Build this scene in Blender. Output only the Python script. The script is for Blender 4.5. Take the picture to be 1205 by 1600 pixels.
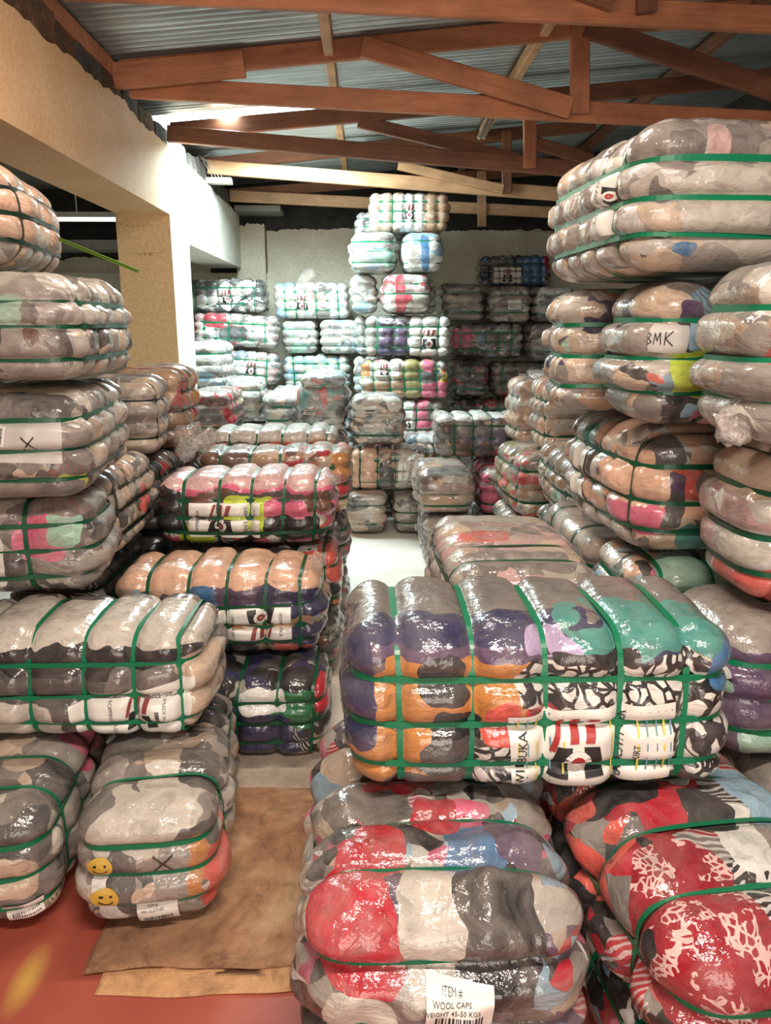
import bpy, math, random
import numpy as np
from mathutils import Vector, Matrix

for o in list(bpy.data.objects):
    bpy.data.objects.remove(o, do_unlink=True)
scene = bpy.context.scene
COL = scene.collection
R = math.radians

# ------------------------------------------------------------------ camera
FPX, CXP, CYP = 1202.0, 602.5, 800.0
PITCH, YAW, CAMH = R(13.6), R(1.35), 1.6
cam_d = bpy.data.cameras.new('camera')
cam = bpy.data.objects.new('camera', cam_d)
COL.objects.link(cam)
cam.location = (0, 0, CAMH)
cam.rotation_euler = (math.pi / 2 - PITCH, 0, -YAW)
cam_d.sensor_fit = 'VERTICAL'
cam_d.sensor_height = 24.0
cam_d.lens = 24.0 * FPX / 1600.0
cam_d.clip_start = 0.05
scene.camera = cam

# ------------------------------------------------------------------ world, light, exposure
world = bpy.data.worlds.new('world')
scene.world = world
world.use_nodes = True
bg = world.node_tree.nodes['Background']
bg.inputs[0].default_value = (0.75, 0.87, 1.0, 1)
bg.inputs[1].default_value = 0.9
scene.view_settings.view_transform = 'Standard'
scene.view_settings.look = 'None'
scene.view_settings.gamma = 1.0
scene.view_settings.use_curve_mapping = False
scene.view_settings.exposure = 0.0


def area(name, loc, direction, sx, sy, power, color, spread=180):
    l = bpy.data.lights.new(name, 'AREA')
    l.shape = 'RECTANGLE'
    l.size, l.size_y, l.energy, l.color = sx, sy, power, color
    l.spread = R(spread)
    o = bpy.data.objects.new(name, l)
    COL.objects.link(o)
    o.location = loc
    o.rotation_euler = Vector(direction).to_track_quat('-Z', 'Y').to_euler()
    return o


SKY_P, DOOR_P, TUBE_P = 235.0, 92.0, 68.0
# daylight through the translucent roof sheet
area('skylight_daylight', (-0.86, 6.88, 3.12), (0.05, -0.05, -1), 1.15, 0.66, SKY_P, (0.76, 0.97, 1.0))
# added warm light, set in an unseen doorway behind the camera
area('added_doorway_light', (0.35, -2.33, 1.25), (0, 1, 0.03), 2.5, 2.3, DOOR_P, (1.0, 0.84, 0.69))

# ------------------------------------------------------------------ geometry helpers
rng = random.Random(7)


def s2l(c):
    return tuple(((v / 255) / 12.92 if v / 255 <= 0.04045 else ((v / 255 + 0.055) / 1.055) ** 2.4) for v in c)


def mesh_obj(name, verts, faces, mat=None, parent=None, smooth=False, mats=None, midx=None):
    me = bpy.data.meshes.new(name)
    me.from_pydata([tuple(map(float, v)) for v in verts], [], [tuple(int(i) for i in f) for f in faces])
    if mats:
        for m in mats:
            me.materials.append(m)
        me.polygons.foreach_set('material_index', midx)
    elif mat:
        me.materials.append(mat)
    if smooth:
        me.polygons.foreach_set('use_smooth', [True] * len(me.polygons))
    me.update()
    o = bpy.data.objects.new(name, me)
    COL.objects.link(o)
    if parent:
        o.parent = parent
    return o


def tag(o, label=None, cat=None, group=None, kind=None):
    if label:
        o['label'] = label
    if cat:
        o['category'] = cat
    if group:
        o['group'] = group
    if kind:
        o['kind'] = kind
    return o


def empty(name, loc=(0, 0, 0), rot=(0, 0, 0)):
    o = bpy.data.objects.new(name, None)
    COL.objects.link(o)
    o.location = loc
    o.rotation_euler = rot
    o.empty_display_size = 0.1
    return o


BOXF = [(0, 3, 2, 1), (4, 5, 6, 7), (0, 1, 5, 4), (1, 2, 6, 5), (2, 3, 7, 6), (3, 0, 4, 7)]


def boxv(x0, x1, y0, y1, z0, z1):
    return [(x0, y0, z0), (x1, y0, z0), (x1, y1, z0), (x0, y1, z0), (x0, y0, z1), (x1, y0, z1), (x1, y1, z1), (x0, y1, z1)]


def box(name, x0, x1, y0, y1, z0, z1, mat, parent=None):
    return mesh_obj(name, boxv(x0, x1, y0, y1, z0, z1), BOXF, mat, parent)


def ray(u, v):
    cp, sp, ct, st = math.cos(PITCH), math.sin(PITCH), math.cos(YAW), math.sin(YAW)
    a, b = (u - CXP) / FPX, -(v - CYP) / FPX
    return Vector((st * cp + a * ct + b * st * sp, ct * cp - a * st + b * ct * sp, -sp + b * cp))


def at(u, v, Y):
    d = ray(u, v)
    return Vector((0, 0, CAMH)) + d * (Y / d.y)


# ------------------------------------------------------------------ materials
def new_mat(name):
    m = bpy.data.materials.new(name)
    m.use_nodes = True
    nt = m.node_tree
    b = nt.nodes['Principled BSDF']
    return m, nt, b


def N(nt, t, **kw):
    n = nt.nodes.new(t)
    for k, v in kw.items():
        setattr(n, k, v)
    return n


def noise(nt, vec, scale, detail=4, rough=0.55, dist=0.0):
    n = N(nt, 'ShaderNodeTexNoise')
    n.inputs['Scale'].default_value = scale
    n.inputs['Detail'].default_value = detail
    n.inputs['Roughness'].default_value = rough
    n.inputs['Distortion'].default_value = dist
    nt.links.new(vec, n.inputs['Vector'])
    return n


def mapping(nt, vec, scale=(1, 1, 1), loc=(0, 0, 0), rot=(0, 0, 0)):
    n = N(nt, 'ShaderNodeMapping')
    n.inputs['Scale'].default_value = scale
    n.inputs['Location'].default_value = loc
    n.inputs['Rotation'].default_value = rot
    nt.links.new(vec, n.inputs['Vector'])
    return n.outputs[0]


def mixc(nt, fac, a, b, blend='MIX'):
    n = N(nt, 'ShaderNodeMix', data_type='RGBA', blend_type=blend)
    for sock, val in ((n.inputs[0], fac), (n.inputs[6], a), (n.inputs[7], b)):
        if isinstance(val, (int, float)):
            sock.default_value = val
        elif isinstance(val, tuple):
            sock.default_value = (*val[:3], 1)
        else:
            nt.links.new(val, sock)
    return n.outputs[2]


def ramp(nt, fac, stops, interp='LINEAR'):
    n = N(nt, 'ShaderNodeValToRGB')
    cr = n.color_ramp
    cr.interpolation = interp
    while len(cr.elements) < len(stops):
        cr.elements.new(0.5)
    for e, (p, c) in zip(cr.elements, stops):
        e.position = p
        e.color = (*c, 1) if len(c) == 3 else c
    nt.links.new(fac, n.inputs[0])
    return n.outputs[0]


def bump(nt, h, strength, dist, normal=None):
    n = N(nt, 'ShaderNodeBump')
    n.inputs['Strength'].default_value = strength
    n.inputs['Distance'].default_value = dist
    nt.links.new(h, n.inputs['Height'])
    if normal:
        nt.links.new(normal, n.inputs['Normal'])
    return n.outputs[0]


def g(v):
    return (v, v, v)


def simple(name, c, rough=0.6, metal=0.0, emis=None, es=0):
    m, nt, b = new_mat(name)
    b.inputs['Base Color'].default_value = (*s2l(c), 1)
    b.inputs['Roughness'].default_value = rough
    b.inputs['Metallic'].default_value = metal
    if emis:
        b.inputs['Emission Color'].default_value = (*s2l(emis), 1)
        b.inputs['Emission Strength'].default_value = es
    return m


def mottled(name, c1, c2, scale=6, rough=0.8, bs=0.3, bd=0.01, fine=60, stretch=(1, 1, 1), spec=0.3, c3=None):
    m, nt, b = new_mat(name)
    tc = N(nt, 'ShaderNodeTexCoord').outputs['Object']
    v = mapping(nt, tc, stretch)
    n1 = noise(nt, v, scale, 6, 0.6, 0.4)
    n2 = noise(nt, v, fine, 4, 0.6)
    col = ramp(nt, n1.outputs['Fac'], [(0.35, s2l(c1)), (0.68, s2l(c2))])
    if c3:
        n3 = noise(nt, v, scale * 2.3, 5, 0.65)
        f = ramp(nt, n3.outputs['Fac'], [(0.55, g(0)), (0.7, g(1))])
        col = mixc(nt, f, col, s2l(c3))
    sh = ramp(nt, n2.outputs['Fac'], [(0.3, g(0.82)), (0.7, g(1.08))])
    col = mixc(nt, 1.0, col, sh, 'MULTIPLY')
    nt.links.new(col, b.inputs['Base Color'])
    b.inputs['Roughness'].default_value = rough
    b.inputs['Specular IOR Level'].default_value = spec
    nt.links.new(bump(nt, n2.outputs['Fac'], bs, bd, bump(nt, n1.outputs['Fac'], bs, bd * 3)), b.inputs['Normal'])
    return m


def wood(name, c1, c2, c3):
    m, nt, b = new_mat(name)
    tc = N(nt, 'ShaderNodeTexCoord').outputs['Object']
    info = N(nt, 'ShaderNodeObjectInfo')
    add = N(nt, 'ShaderNodeVectorMath', operation='ADD')
    sc = N(nt, 'ShaderNodeVectorMath', operation='SCALE')
    sc.inputs[0].default_value = (9, 5, 7)
    nt.links.new(info.outputs['Random'], sc.inputs['Scale'])
    nt.links.new(tc, add.inputs[0])
    nt.links.new(sc.outputs[0], add.inputs[1])
    v = mapping(nt, add.outputs[0], (0.9, 14, 14))
    n1 = noise(nt, v, 2.2, 6, 0.6, 1.2)
    n2 = noise(nt, mapping(nt, add.outputs[0], (2, 3, 3)), 2.0, 4, 0.6)
    n3 = noise(nt, mapping(nt, add.outputs[0], (2.2, 9, 9)), 1.1, 2, 0.4)
    col = ramp(nt, n1.outputs['Fac'], [(0.3, s2l(c1)), (0.6, s2l(c2)), (0.8, s2l(c3))])
    f = ramp(nt, n2.outputs['Fac'], [(0.35, g(0.72)), (0.7, g(1.1))])
    col = mixc(nt, 1.0, col, f, 'MULTIPLY')
    k = ramp(nt, n3.outputs['Fac'], [(0.74, g(0)), (0.79, g(1))])
    col = mixc(nt, k, col, s2l((70, 34, 18)))
    nt.links.new(col, b.inputs['Base Color'])
    b.inputs['Roughness'].default_value = 0.62
    nt.links.new(bump(nt, n1.outputs['Fac'], 0.25, 0.004), b.inputs['Normal'])
    return m


M = {}
M['beam_plaster'] = mottled('warm_lit_cream_plaster', (216, 172, 128), (226, 188, 148), 2.2, 0.75, 0.15, 0.006, 40)  # cream paint with the warm light on the near beam put into it
M['pale_plaster'] = mottled('pale_plaster', (206, 200, 186), (222, 218, 206), 2.2, 0.75, 0.15, 0.006, 40)
M['column_plaster'] = mottled('warm_lit_plaster', (240, 206, 156), (244, 212, 166), 2.5, 0.75, 0.15, 0.005, 40)  # column front: warm light falling on it is put into the colour
M['wall_plaster'] = mottled('dull_cream_plaster', (205, 198, 178), (186, 178, 158), 2.0, 0.85, 0.2, 0.008, 30)
M['soot'] = mottled('sooty_masonry', (46, 44, 42), (72, 68, 64), 3.0, 0.95, 0.6, 0.02, 25)
M['block'] = mottled('rough_stone_block', (128, 92, 66), (92, 72, 58), 9, 0.95, 0.9, 0.02, 45, c3=(150, 120, 92))
M['block_grey'] = mottled('grey_stone_block', (112, 104, 96), (78, 72, 68), 9, 0.95, 0.9, 0.02, 45)
M['wood_red'] = wood('red_pine', (176, 108, 72), (200, 130, 92), (150, 84, 54))
M['wood_tan'] = wood('tan_pine', (196, 146, 104), (214, 168, 126), (158, 108, 72))
M['wood_dark'] = wood('dark_pine', (120, 74, 52), (142, 92, 66), (90, 52, 36))
M['board'] = mottled('pale_board', (205, 200, 186), (180, 172, 158), 4, 0.7, 0.2, 0.004, 50)
M['board_grey'] = mottled('grey_board', (150, 146, 136), (122, 118, 110), 4, 0.8, 0.2, 0.004, 50)
M['wire'] = simple('white_wire', (225, 222, 210), 0.5)
M['paper'] = simple('label_paper', (226, 222, 214), 0.45)
M['paper'].node_tree.nodes['Principled BSDF'].inputs['Coat Weight'].default_value = 0.6
M['paper_grey'] = simple('hazy_label_paper', (196, 190, 184), 0.4)
M['ink'] = simple('black_ink', (38, 36, 38), 0.5)
M['ink_grey'] = simple('grey_ink', (110, 106, 106), 0.5)
M['ink_red'] = simple('red_ink', (168, 52, 50), 0.5)
M['ink_brown'] = simple('brown_red_ink', (140, 66, 66), 0.5)
M['ink_blue'] = simple('blue_ink', (110, 150, 170), 0.5)
M['ink_yellow'] = simple('yellow_ink', (214, 200, 90), 0.5)
M['smiley'] = simple('yellow_print', (198, 160, 66), 0.5)
M['strap'] = simple('green_strap', (14, 112, 76), 0.32)
M['strap_dark'] = simple('dark_green_strap', (12, 78, 50), 0.35)
M['strap_black'] = simple('black_green_strap', (18, 44, 34), 0.4)
M['strap_lime'] = simple('olive_strap', (98, 132, 44), 0.4)


def floor_mat():
    m, nt, b = new_mat('painted_cement_floor')
    tc = N(nt, 'ShaderNodeTexCoord').outputs['Object']
    sep = N(nt, 'ShaderNodeSeparateXYZ')
    nt.links.new(tc, sep.inputs[0])
    n1 = noise(nt, tc, 2.5, 6, 0.6, 0.5)
    n2 = noise(nt, tc, 45, 4, 0.6)
    red = ramp(nt, n1.outputs['Fac'], [(0.3, s2l((150, 66, 52))), (0.7, s2l((172, 86, 68)))])
    pale = ramp(nt, n1.outputs['Fac'], [(0.3, s2l((214, 204, 192))), (0.7, s2l((232, 226, 216)))])
    ad = N(nt, 'ShaderNodeMath', operation='MULTIPLY_ADD')
    nt.links.new(n1.outputs['Fac'], ad.inputs[0])
    ad.inputs[1].default_value = 0.5
    nt.links.new(sep.outputs['Y'], ad.inputs[2])
    mr = N(nt, 'ShaderNodeMapRange')
    mr.inputs['From Min'].default_value = 2.55
    mr.inputs['From Max'].default_value = 2.75
    nt.links.new(ad.outputs[0], mr.inputs['Value'])
    col = mixc(nt, mr.outputs[0], red, pale)
    # soft yellow smudge mixed into the floor colour
    d1 = N(nt, 'ShaderNodeVectorMath', operation='SUBTRACT')
    nt.links.new(tc, d1.inputs[0])
    d1.inputs[1].default_value = (-0.865, 1.63, 0)
    d2 = N(nt, 'ShaderNodeVectorMath', operation='MULTIPLY')
    nt.links.new(d1.outputs[0], d2.inputs[0])
    d2.inputs[1].default_value = (22, 8, 0)
    ln = N(nt, 'ShaderNodeVectorMath', operation='LENGTH')
    nt.links.new(d2.outputs[0], ln.inputs[0])
    sm = ramp(nt, ln.outputs['Value'], [(0.2, g(0.6)), (1.0, g(0.0))])
    col = mixc(nt, sm, col, s2l((214, 180, 80)))
    nt.links.new(col, b.inputs['Base Color'])
    b.inputs['Roughness'].default_value = 0.5
    nt.links.new(bump(nt, n2.outputs['Fac'], 0.15, 0.004), b.inputs['Normal'])
    return m


M['floor'] = floor_mat()


def sack_mat(name, c1, c2, c3):
    m, nt, b = new_mat(name)
    tc = N(nt, 'ShaderNodeTexCoord').outputs['Object']
    n1 = noise(nt, tc, 3.2, 6, 0.65, 0.6)
    n3 = noise(nt, tc, 11.0, 9, 0.75, 0.8)
    w1 = N(nt, 'ShaderNodeTexWave', bands_direction='X')
    w1.inputs['Scale'].default_value = 55
    w1.inputs['Distortion'].default_value = 1.5
    nt.links.new(tc, w1.inputs['Vector'])
    w2 = N(nt, 'ShaderNodeTexWave', bands_direction='Y')
    w2.inputs['Scale'].default_value = 55
    w2.inputs['Distortion'].default_value = 1.5
    nt.links.new(tc, w2.inputs['Vector'])
    col = ramp(nt, n1.outputs['Fac'], [(0.3, s2l(c1)), (0.5, s2l(c2)), (0.72, s2l(c3))])
    f = ramp(nt, n3.outputs['Fac'], [(0.32, g(0.5)), (0.5, g(0.95)), (0.7, g(1.15))])
    col = mixc(nt, 1.0, col, f, 'MULTIPLY')
    mul = N(nt, 'ShaderNodeMath', operation='ADD')
    nt.links.new(w1.outputs['Fac'], mul.inputs[0])
    nt.links.new(w2.outputs['Fac'], mul.inputs[1])
    wv = ramp(nt, mul.outputs[0], [(0.3, g(0.85)), (0.9, g(1.05))])
    col = mixc(nt, 1.0, col, wv, 'MULTIPLY')
    nt.links.new(col, b.inputs['Base Color'])
    b.inputs['Roughness'].default_value = 0.9
    nt.links.new(bump(nt, mul.outputs[0], 0.35, 0.003, bump(nt, n3.outputs['Fac'], 0.5, 0.02)), b.inputs['Normal'])
    return m


M['sack'] = sack_mat('woven_sack', (112, 70, 48), (176, 132, 100), (206, 178, 142))
M['sack_edge'] = sack_mat('folded_sack_edge', (196, 140, 92), (214, 164, 118), (206, 150, 104))
M['carton'] = mottled('flattened_carton', (188, 172, 156), (160, 142, 126), 4, 0.85, 0.25, 0.006, 50)


def roof_mat():
    m, nt, b = new_mat('galvanised_iron')
    tc = N(nt, 'ShaderNodeTexCoord').outputs['Object']
    info = N(nt, 'ShaderNodeObjectInfo')
    n1 = noise(nt, mapping(nt, tc, (0.6, 4, 1)), 2.0, 6, 0.6, 0.4)
    n2 = noise(nt, tc, 3.0, 6, 0.7)
    col = ramp(nt, n1.outputs['Fac'], [(0.3, s2l((150, 154, 154))), (0.7, s2l((200, 206, 206)))])
    ru = ramp(nt, n2.outputs['Fac'], [(0.62, g(0)), (0.7, g(1))])
    rn = N(nt, 'ShaderNodeMath', operation='MULTIPLY')
    nt.links.new(ru, rn.inputs[0])
    rn.inputs[1].default_value = 0.35
    col = mixc(nt, rn.outputs[0], col, s2l((110, 84, 64)))
    nt.links.new(col, b.inputs['Base Color'])
    b.inputs['Metallic'].default_value = 0.75
    b.inputs['Roughness'].default_value = 0.33
    return m


M['roof'] = roof_mat()
m, nt, b = new_mat('translucent_roof_sheet')
b.inputs['Base Color'].default_value = (0.85, 0.95, 0.95, 1)
b.inputs['Emission Color'].default_value = (0.85, 0.98, 1, 1)
b.inputs['Emission Strength'].default_value = 4.0
M['skylight'] = m
m, nt, b = new_mat('fluorescent_tube')
b.inputs['Emission Color'].default_value = (0.9, 1, 1, 1)
b.inputs['Emission Strength'].default_value = 3.0
M['tube'] = m

# clear plastic film, crumpled
m, nt, b = new_mat('clear_plastic_film')
tc = N(nt, 'ShaderNodeTexCoord').outputs['Object']
nf = noise(nt, tc, 38, 3, 0.55, 1.6)
b.inputs['Base Color'].default_value = (*s2l((226, 214, 206)), 1)
b.inputs['Roughness'].default_value = 0.1
b.inputs['Coat Weight'].default_value = 0.6
fa = ramp(nt, nf.outputs['Fac'], [(0.35, g(0.12)), (0.7, g(0.5))])
nt.links.new(fa, b.inputs['Alpha'])
nt.links.new(bump(nt, nf.outputs['Fac'], 0.8, 0.02), b.inputs['Normal'])
M['film'] = m

C = dict(
    g1=(156, 146, 138), g2=(120, 112, 107), g3=(84, 80, 79), blk=(36, 35, 38), wht=(232, 228, 222), off=(204, 194, 182),
    bei=(204, 178, 154), pea=(226, 178, 150), pnk=(220, 104, 134), lpk=(214, 172, 168), red=(188, 34, 52), cor=(214, 92, 80),
    tea=(70, 142, 132), blu=(70, 120, 165), lbl=(150, 184, 204), nav=(48, 48, 84), pur=(92, 70, 98), lil=(182, 160, 196),
    org=(196, 130, 66), yel=(222, 204, 84), lim=(206, 226, 70), mnt=(168, 206, 184), brn=(112, 74, 58), olv=(150, 136, 80), tan=(186, 148, 116), grn=(40, 120, 76))

PALS = {
    'grey': ['g1', 'g1', 'off', 'g2', 'off', 'g3', 'bei', 'g1', 'g3', 'off', 'g2', 'g1'],
    'warmgrey': ['g1', 'bei', 'off', 'g2', 'bei', 'g1', 'g3', 'bei', 'off', 'g2', 'g1', 'off'],
    'white': ['wht', 'wht', 'off', 'wht', 'lbl', 'off', 'wht', 'g1', 'wht', 'off', 'lpk', 'wht'],
    'white_cool': ['wht', 'off', 'wht', 'g1', 'wht', 'lbl', 'g1', 'off', 'mnt', 'wht', 'g2', 'off'],
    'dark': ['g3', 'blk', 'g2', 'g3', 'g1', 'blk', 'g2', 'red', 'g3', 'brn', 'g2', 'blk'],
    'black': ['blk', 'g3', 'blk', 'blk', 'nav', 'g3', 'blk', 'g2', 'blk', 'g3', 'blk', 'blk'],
    'mixed': ['g1', 'off', 'blk', 'red', 'wht', 'g2', 'pnk', 'bei', 'lbl', 'g3', 'off', 'pur'],
    'mixed2': ['g1', 'g2', 'off', 'g1', 'g3', 'g2', 'g1', 'off', 'g2', 'g1', 'g2', 'g3'],
    'sport': ['blk', 'pnk', 'wht', 'g3', 'blk', 'off', 'cor', 'g2', 'wht', 'blk', 'pnk', 'brn'],
    'peach': ['pea', 'bei', 'pea', 'off', 'bei', 'pea', 'g1', 'pea', 'lpk', 'bei', 'tan', 'off'],
    'brownred': ['brn', 'tan', 'cor', 'bei', 'brn', 'g2', 'org', 'brn', 'g1', 'tan', 'red', 'bei'],
    'navygreen': ['nav', 'blk', 'grn', 'wht', 'nav', 'g3', 'blk', 'off', 'nav', 'red', 'blk', 'g2'],
    'purple': ['pur', 'nav', 'g2', 'wht', 'pur', 'off', 'g3', 'pur', 'wht', 'g1', 'pur', 'off'],
    'yellowpink': ['off', 'org', 'wht', 'yel', 'g3', 'pnk', 'off', 'olv', 'wht', 'lpk', 'bei', 'g2'],
    'pink': ['pnk', 'lpk', 'pnk', 'wht', 'pnk', 'off', 'lpk', 'pnk', 'g1', 'wht', 'pnk', 'lpk'],
    'redblack': ['red', 'blk', 'red', 'g3', 'wht', 'red', 'blk', 'g1', 'cor', 'red', 'g2', 'blk'],
    'orange': ['tan', 'pea', 'bei', 'pur', 'tan', 'org', 'nav', 'bei', 'tan', 'cor', 'pea', 'lbl'],
}


def cloth_mat(seed, pal, haze=0.22, scale=7.0, patches=(), hazec=(172, 160, 152), stretch=(1.0, 1.0, 1.6), gloss=1.0, wr=1.0):
    m, nt, b = new_mat('wrapped_clothes')
    L = nt.links.new
    tc = N(nt, 'ShaderNodeTexCoord').outputs['Object']
    rr = random.Random(seed)
    off = (rr.uniform(-40, 40), rr.uniform(-40, 40), rr.uniform(-40, 40))
    base = mapping(nt, tc, (1, 1, 1), off)

    def vm(op, a_, b_=None, c_=None, scale_=None):
        n_ = N(nt, 'ShaderNodeVectorMath', operation=op)
        for s_, v_ in zip(n_.inputs, (a_, b_, c_)):
            if v_ is None:
                continue
            if isinstance(v_, tuple):
                s_.default_value = v_
            else:
                L(v_, s_)
        if scale_ is not None:
            n_.inputs['Scale'].default_value = scale_
        return n_.outputs[0]

    def ma(op, a_, b_):
        n_ = N(nt, 'ShaderNodeMath', operation=op)
        for s_, v_ in zip(n_.inputs, (a_, b_)):
            if isinstance(v_, (int, float)):
                s_.default_value = v_
            else:
                L(v_, s_)
        return n_.outputs[0]

    wn = noise(nt, base, 8.0, 2, 0.5)
    wp = vm('ADD', tc, vm('SCALE', vm('SUBTRACT', wn.outputs['Color'], (0.5, 0.5, 0.5)), scale_=0.085))
    wv = mapping(nt, wp, stretch, off, (0.25, 0.3, 0.2))
    cols = [C[k] for k in PALS[pal]] if isinstance(pal, str) else [C[k] for k in pal]
    n = len(cols)

    def cells(sc_):
        vo_ = N(nt, 'ShaderNodeTexVoronoi')
        vo_.inputs['Scale'].default_value = sc_
        vo_.inputs['Randomness'].default_value = 1.0
        L(wv, vo_.inputs['Vector'])
        sp_ = N(nt, 'ShaderNodeSeparateColor')
        L(vo_.outputs['Color'], sp_.inputs[0])
        cc = cols[:]
        rr.shuffle(cc)
        c_ = ramp(nt, sp_.outputs[0], [(i / n, s2l(tuple(min(255, q * sh_) for q in k_))) for i, (k_, sh_) in enumerate((k2, rr.uniform(0.8, 1.05)) for k2 in cc)], 'CONSTANT')
        return vo_, sp_, c_

    vo, sepc, col = cells(scale)
    vo2, sep2, col2 = cells(scale * 2.3)
    col = mixc(nt, ma('GREATER_THAN', sepc.outputs[2], 0.62), col, col2)
    # some garments carry stripes
    wave = N(nt, 'ShaderNodeTexWave')
    wave.inputs['Scale'].default_value = 20
    wave.inputs['Distortion'].default_value = 2
    L(wv, wave.inputs['Vector'])
    stp = ma('MULTIPLY', ma('GREATER_THAN', wave.outputs['Fac'], 0.6), ma('GREATER_THAN', sepc.outputs[1], 0.9))
    col = mixc(nt, ma('MULTIPLY', stp, 0.6), col, s2l(rr.choice([(60, 58, 60), (235, 230, 225), (150, 90, 90)])))
    for (pc, ph, pcol) in patches:
        ln = N(nt, 'ShaderNodeVectorMath', operation='LENGTH')
        # squarish patch: p-norm by cubing the scaled offsets
        dd = vm('DIVIDE', vm('SUBTRACT', wp, pc), ph)
        L(vm('MULTIPLY', dd, vm('ABSOLUTE', dd)), ln.inputs[0])
        lt = ma('LESS_THAN', ln.outputs['Value'], 1.0)
        if pcol == 'scribble':
            v2 = N(nt, 'ShaderNodeTexVoronoi', feature='DISTANCE_TO_EDGE')
            v2.inputs['Scale'].default_value = 30
            L(vm('ADD', mapping(nt, wp, (1, 0.3, 0.75)), vm('SCALE', wn.outputs['Color'], scale_=0.05)), v2.inputs['Vector'])
            pc_ = ramp(nt, v2.outputs['Distance'], [(0.0, s2l((34, 32, 36))), (0.10, s2l((34, 32, 36))), (0.12, s2l((226, 220, 212)))])
        elif pcol == 'floral':
            v2 = N(nt, 'ShaderNodeTexVoronoi', feature='DISTANCE_TO_EDGE')
            v2.inputs['Scale'].default_value = 62
            L(vm('ADD', wp, vm('SCALE', wn.outputs['Color'], scale_=0.03)), v2.inputs['Vector'])
            nn_ = noise(nt, base, 16, 2)
            lace = ma('MULTIPLY', ma('LESS_THAN', v2.outputs['Distance'], 0.13), ma('GREATER_THAN', nn_.outputs['Fac'], 0.52))
            pc_ = mixc(nt, lace, s2l((158, 24, 42)), s2l((228, 188, 182)))
        elif pcol == 'zebra':
            w2 = N(nt, 'ShaderNodeTexWave')
            w2.inputs['Scale'].default_value = 9
            w2.inputs['Distortion'].default_value = 14
            w2.inputs['Detail Scale'].default_value = 1.6
            L(wp, w2.inputs['Vector'])
            pc_ = ramp(nt, w2.outputs['Fac'], [(0.0, s2l((30, 30, 34))), (0.5, s2l((30, 30, 34))), (0.54, s2l((222, 216, 212)))])
        elif pcol == 'leopard':
            v2 = N(nt, 'ShaderNodeTexVoronoi')
            v2.inputs['Scale'].default_value = 110
            L(wp, v2.inputs['Vector'])
            pc_ = ramp(nt, v2.outputs['Distance'], [(0.0, s2l((44, 38, 34))), (0.3, s2l((44, 38, 34))), (0.36, s2l((190, 170, 140)))])
        else:
            pc_ = s2l(C[pcol])
        col = mixc(nt, lt, col, pc_)
    # fold shade multiplied into the cloth colour, broken at each garment
    fv = vm('ADD', mapping(nt, wp, (13, 13, 26), off), vm('SCALE', vo2.outputs['Color'], scale_=6.0))
    fn = noise(nt, fv, 1.0, 5, 0.62, 0.9)
    fs = ramp(nt, fn.outputs['Fac'], [(0.28, g(0.45)), (0.5, g(0.85)), (0.75, g(1.02))])
    col = mixc(nt, 0.85, col, fs, 'MULTIPLY')
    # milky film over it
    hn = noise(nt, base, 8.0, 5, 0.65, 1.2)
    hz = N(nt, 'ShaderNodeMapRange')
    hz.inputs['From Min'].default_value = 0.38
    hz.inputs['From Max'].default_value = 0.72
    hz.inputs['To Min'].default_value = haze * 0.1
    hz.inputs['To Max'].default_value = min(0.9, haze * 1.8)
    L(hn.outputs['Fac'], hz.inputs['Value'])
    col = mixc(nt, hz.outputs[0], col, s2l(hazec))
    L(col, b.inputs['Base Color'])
    b.inputs['Roughness'].default_value = 0.6
    b.inputs['Specular IOR Level'].default_value = 0.15
    b.inputs['Coat Weight'].default_value = gloss
    b.inputs['Coat Roughness'].default_value = 0.1
    b.inputs['Coat IOR'].default_value = 1.6
    # garment edges, folds, then the crumpled film
    n0 = bump(nt, sep2.outputs[1], 0.35 * wr, 0.006)
    n1 = bump(nt, fn.outputs['Fac'], 0.5 * wr, 0.014, n0)
    L(n1, b.inputs['Normal'])
    rd = N(nt, 'ShaderNodeTexNoise', noise_type='RIDGED_MULTIFRACTAL')
    rd.inputs['Scale'].default_value = 1.0
    rd.inputs['Detail'].default_value = 3
    rd.inputs['Roughness'].default_value = 0.5
    rd.inputs['Distortion'].default_value = 0.6
    L(mapping(nt, base, (26, 26, 11), (0, 0, 0), (0.3 + rr.uniform(-0.4, 0.4), 0.5, 0.2)), rd.inputs['Vector'])
    cr2 = noise(nt, base, 55, 2, 0.5, 1.0)
    n2 = bump(nt, rd.outputs['Fac'], 0.7 * wr, 0.0055, bump(nt, fn.outputs['Fac'], 0.3 * wr, 0.008))
    n3 = bump(nt, cr2.outputs['Fac'], 0.6 * wr, 0.003, n2)
    L(n3, b.inputs['Coat Normal'])
    return m


# ------------------------------------------------------------------ bale geometry
class Noise3:
    def __init__(s, seed, n=14, f0=5, f1=22):
        r = np.random.RandomState(seed)
        d = r.normal(size=(n, 3))
        d /= np.linalg.norm(d, axis=1)[:, None]
        f = r.uniform(f0, f1, n)
        s.k = d * f[:, None]
        s.ph = r.uniform(0, 6.28, n)
        s.a = (f0 / f) ** 0.8
        s.a /= s.a.sum() ** 0.5 * 1.2

    def __call__(s, p):
        return np.sin(p @ s.k.T + s.ph) @ s.a


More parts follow.
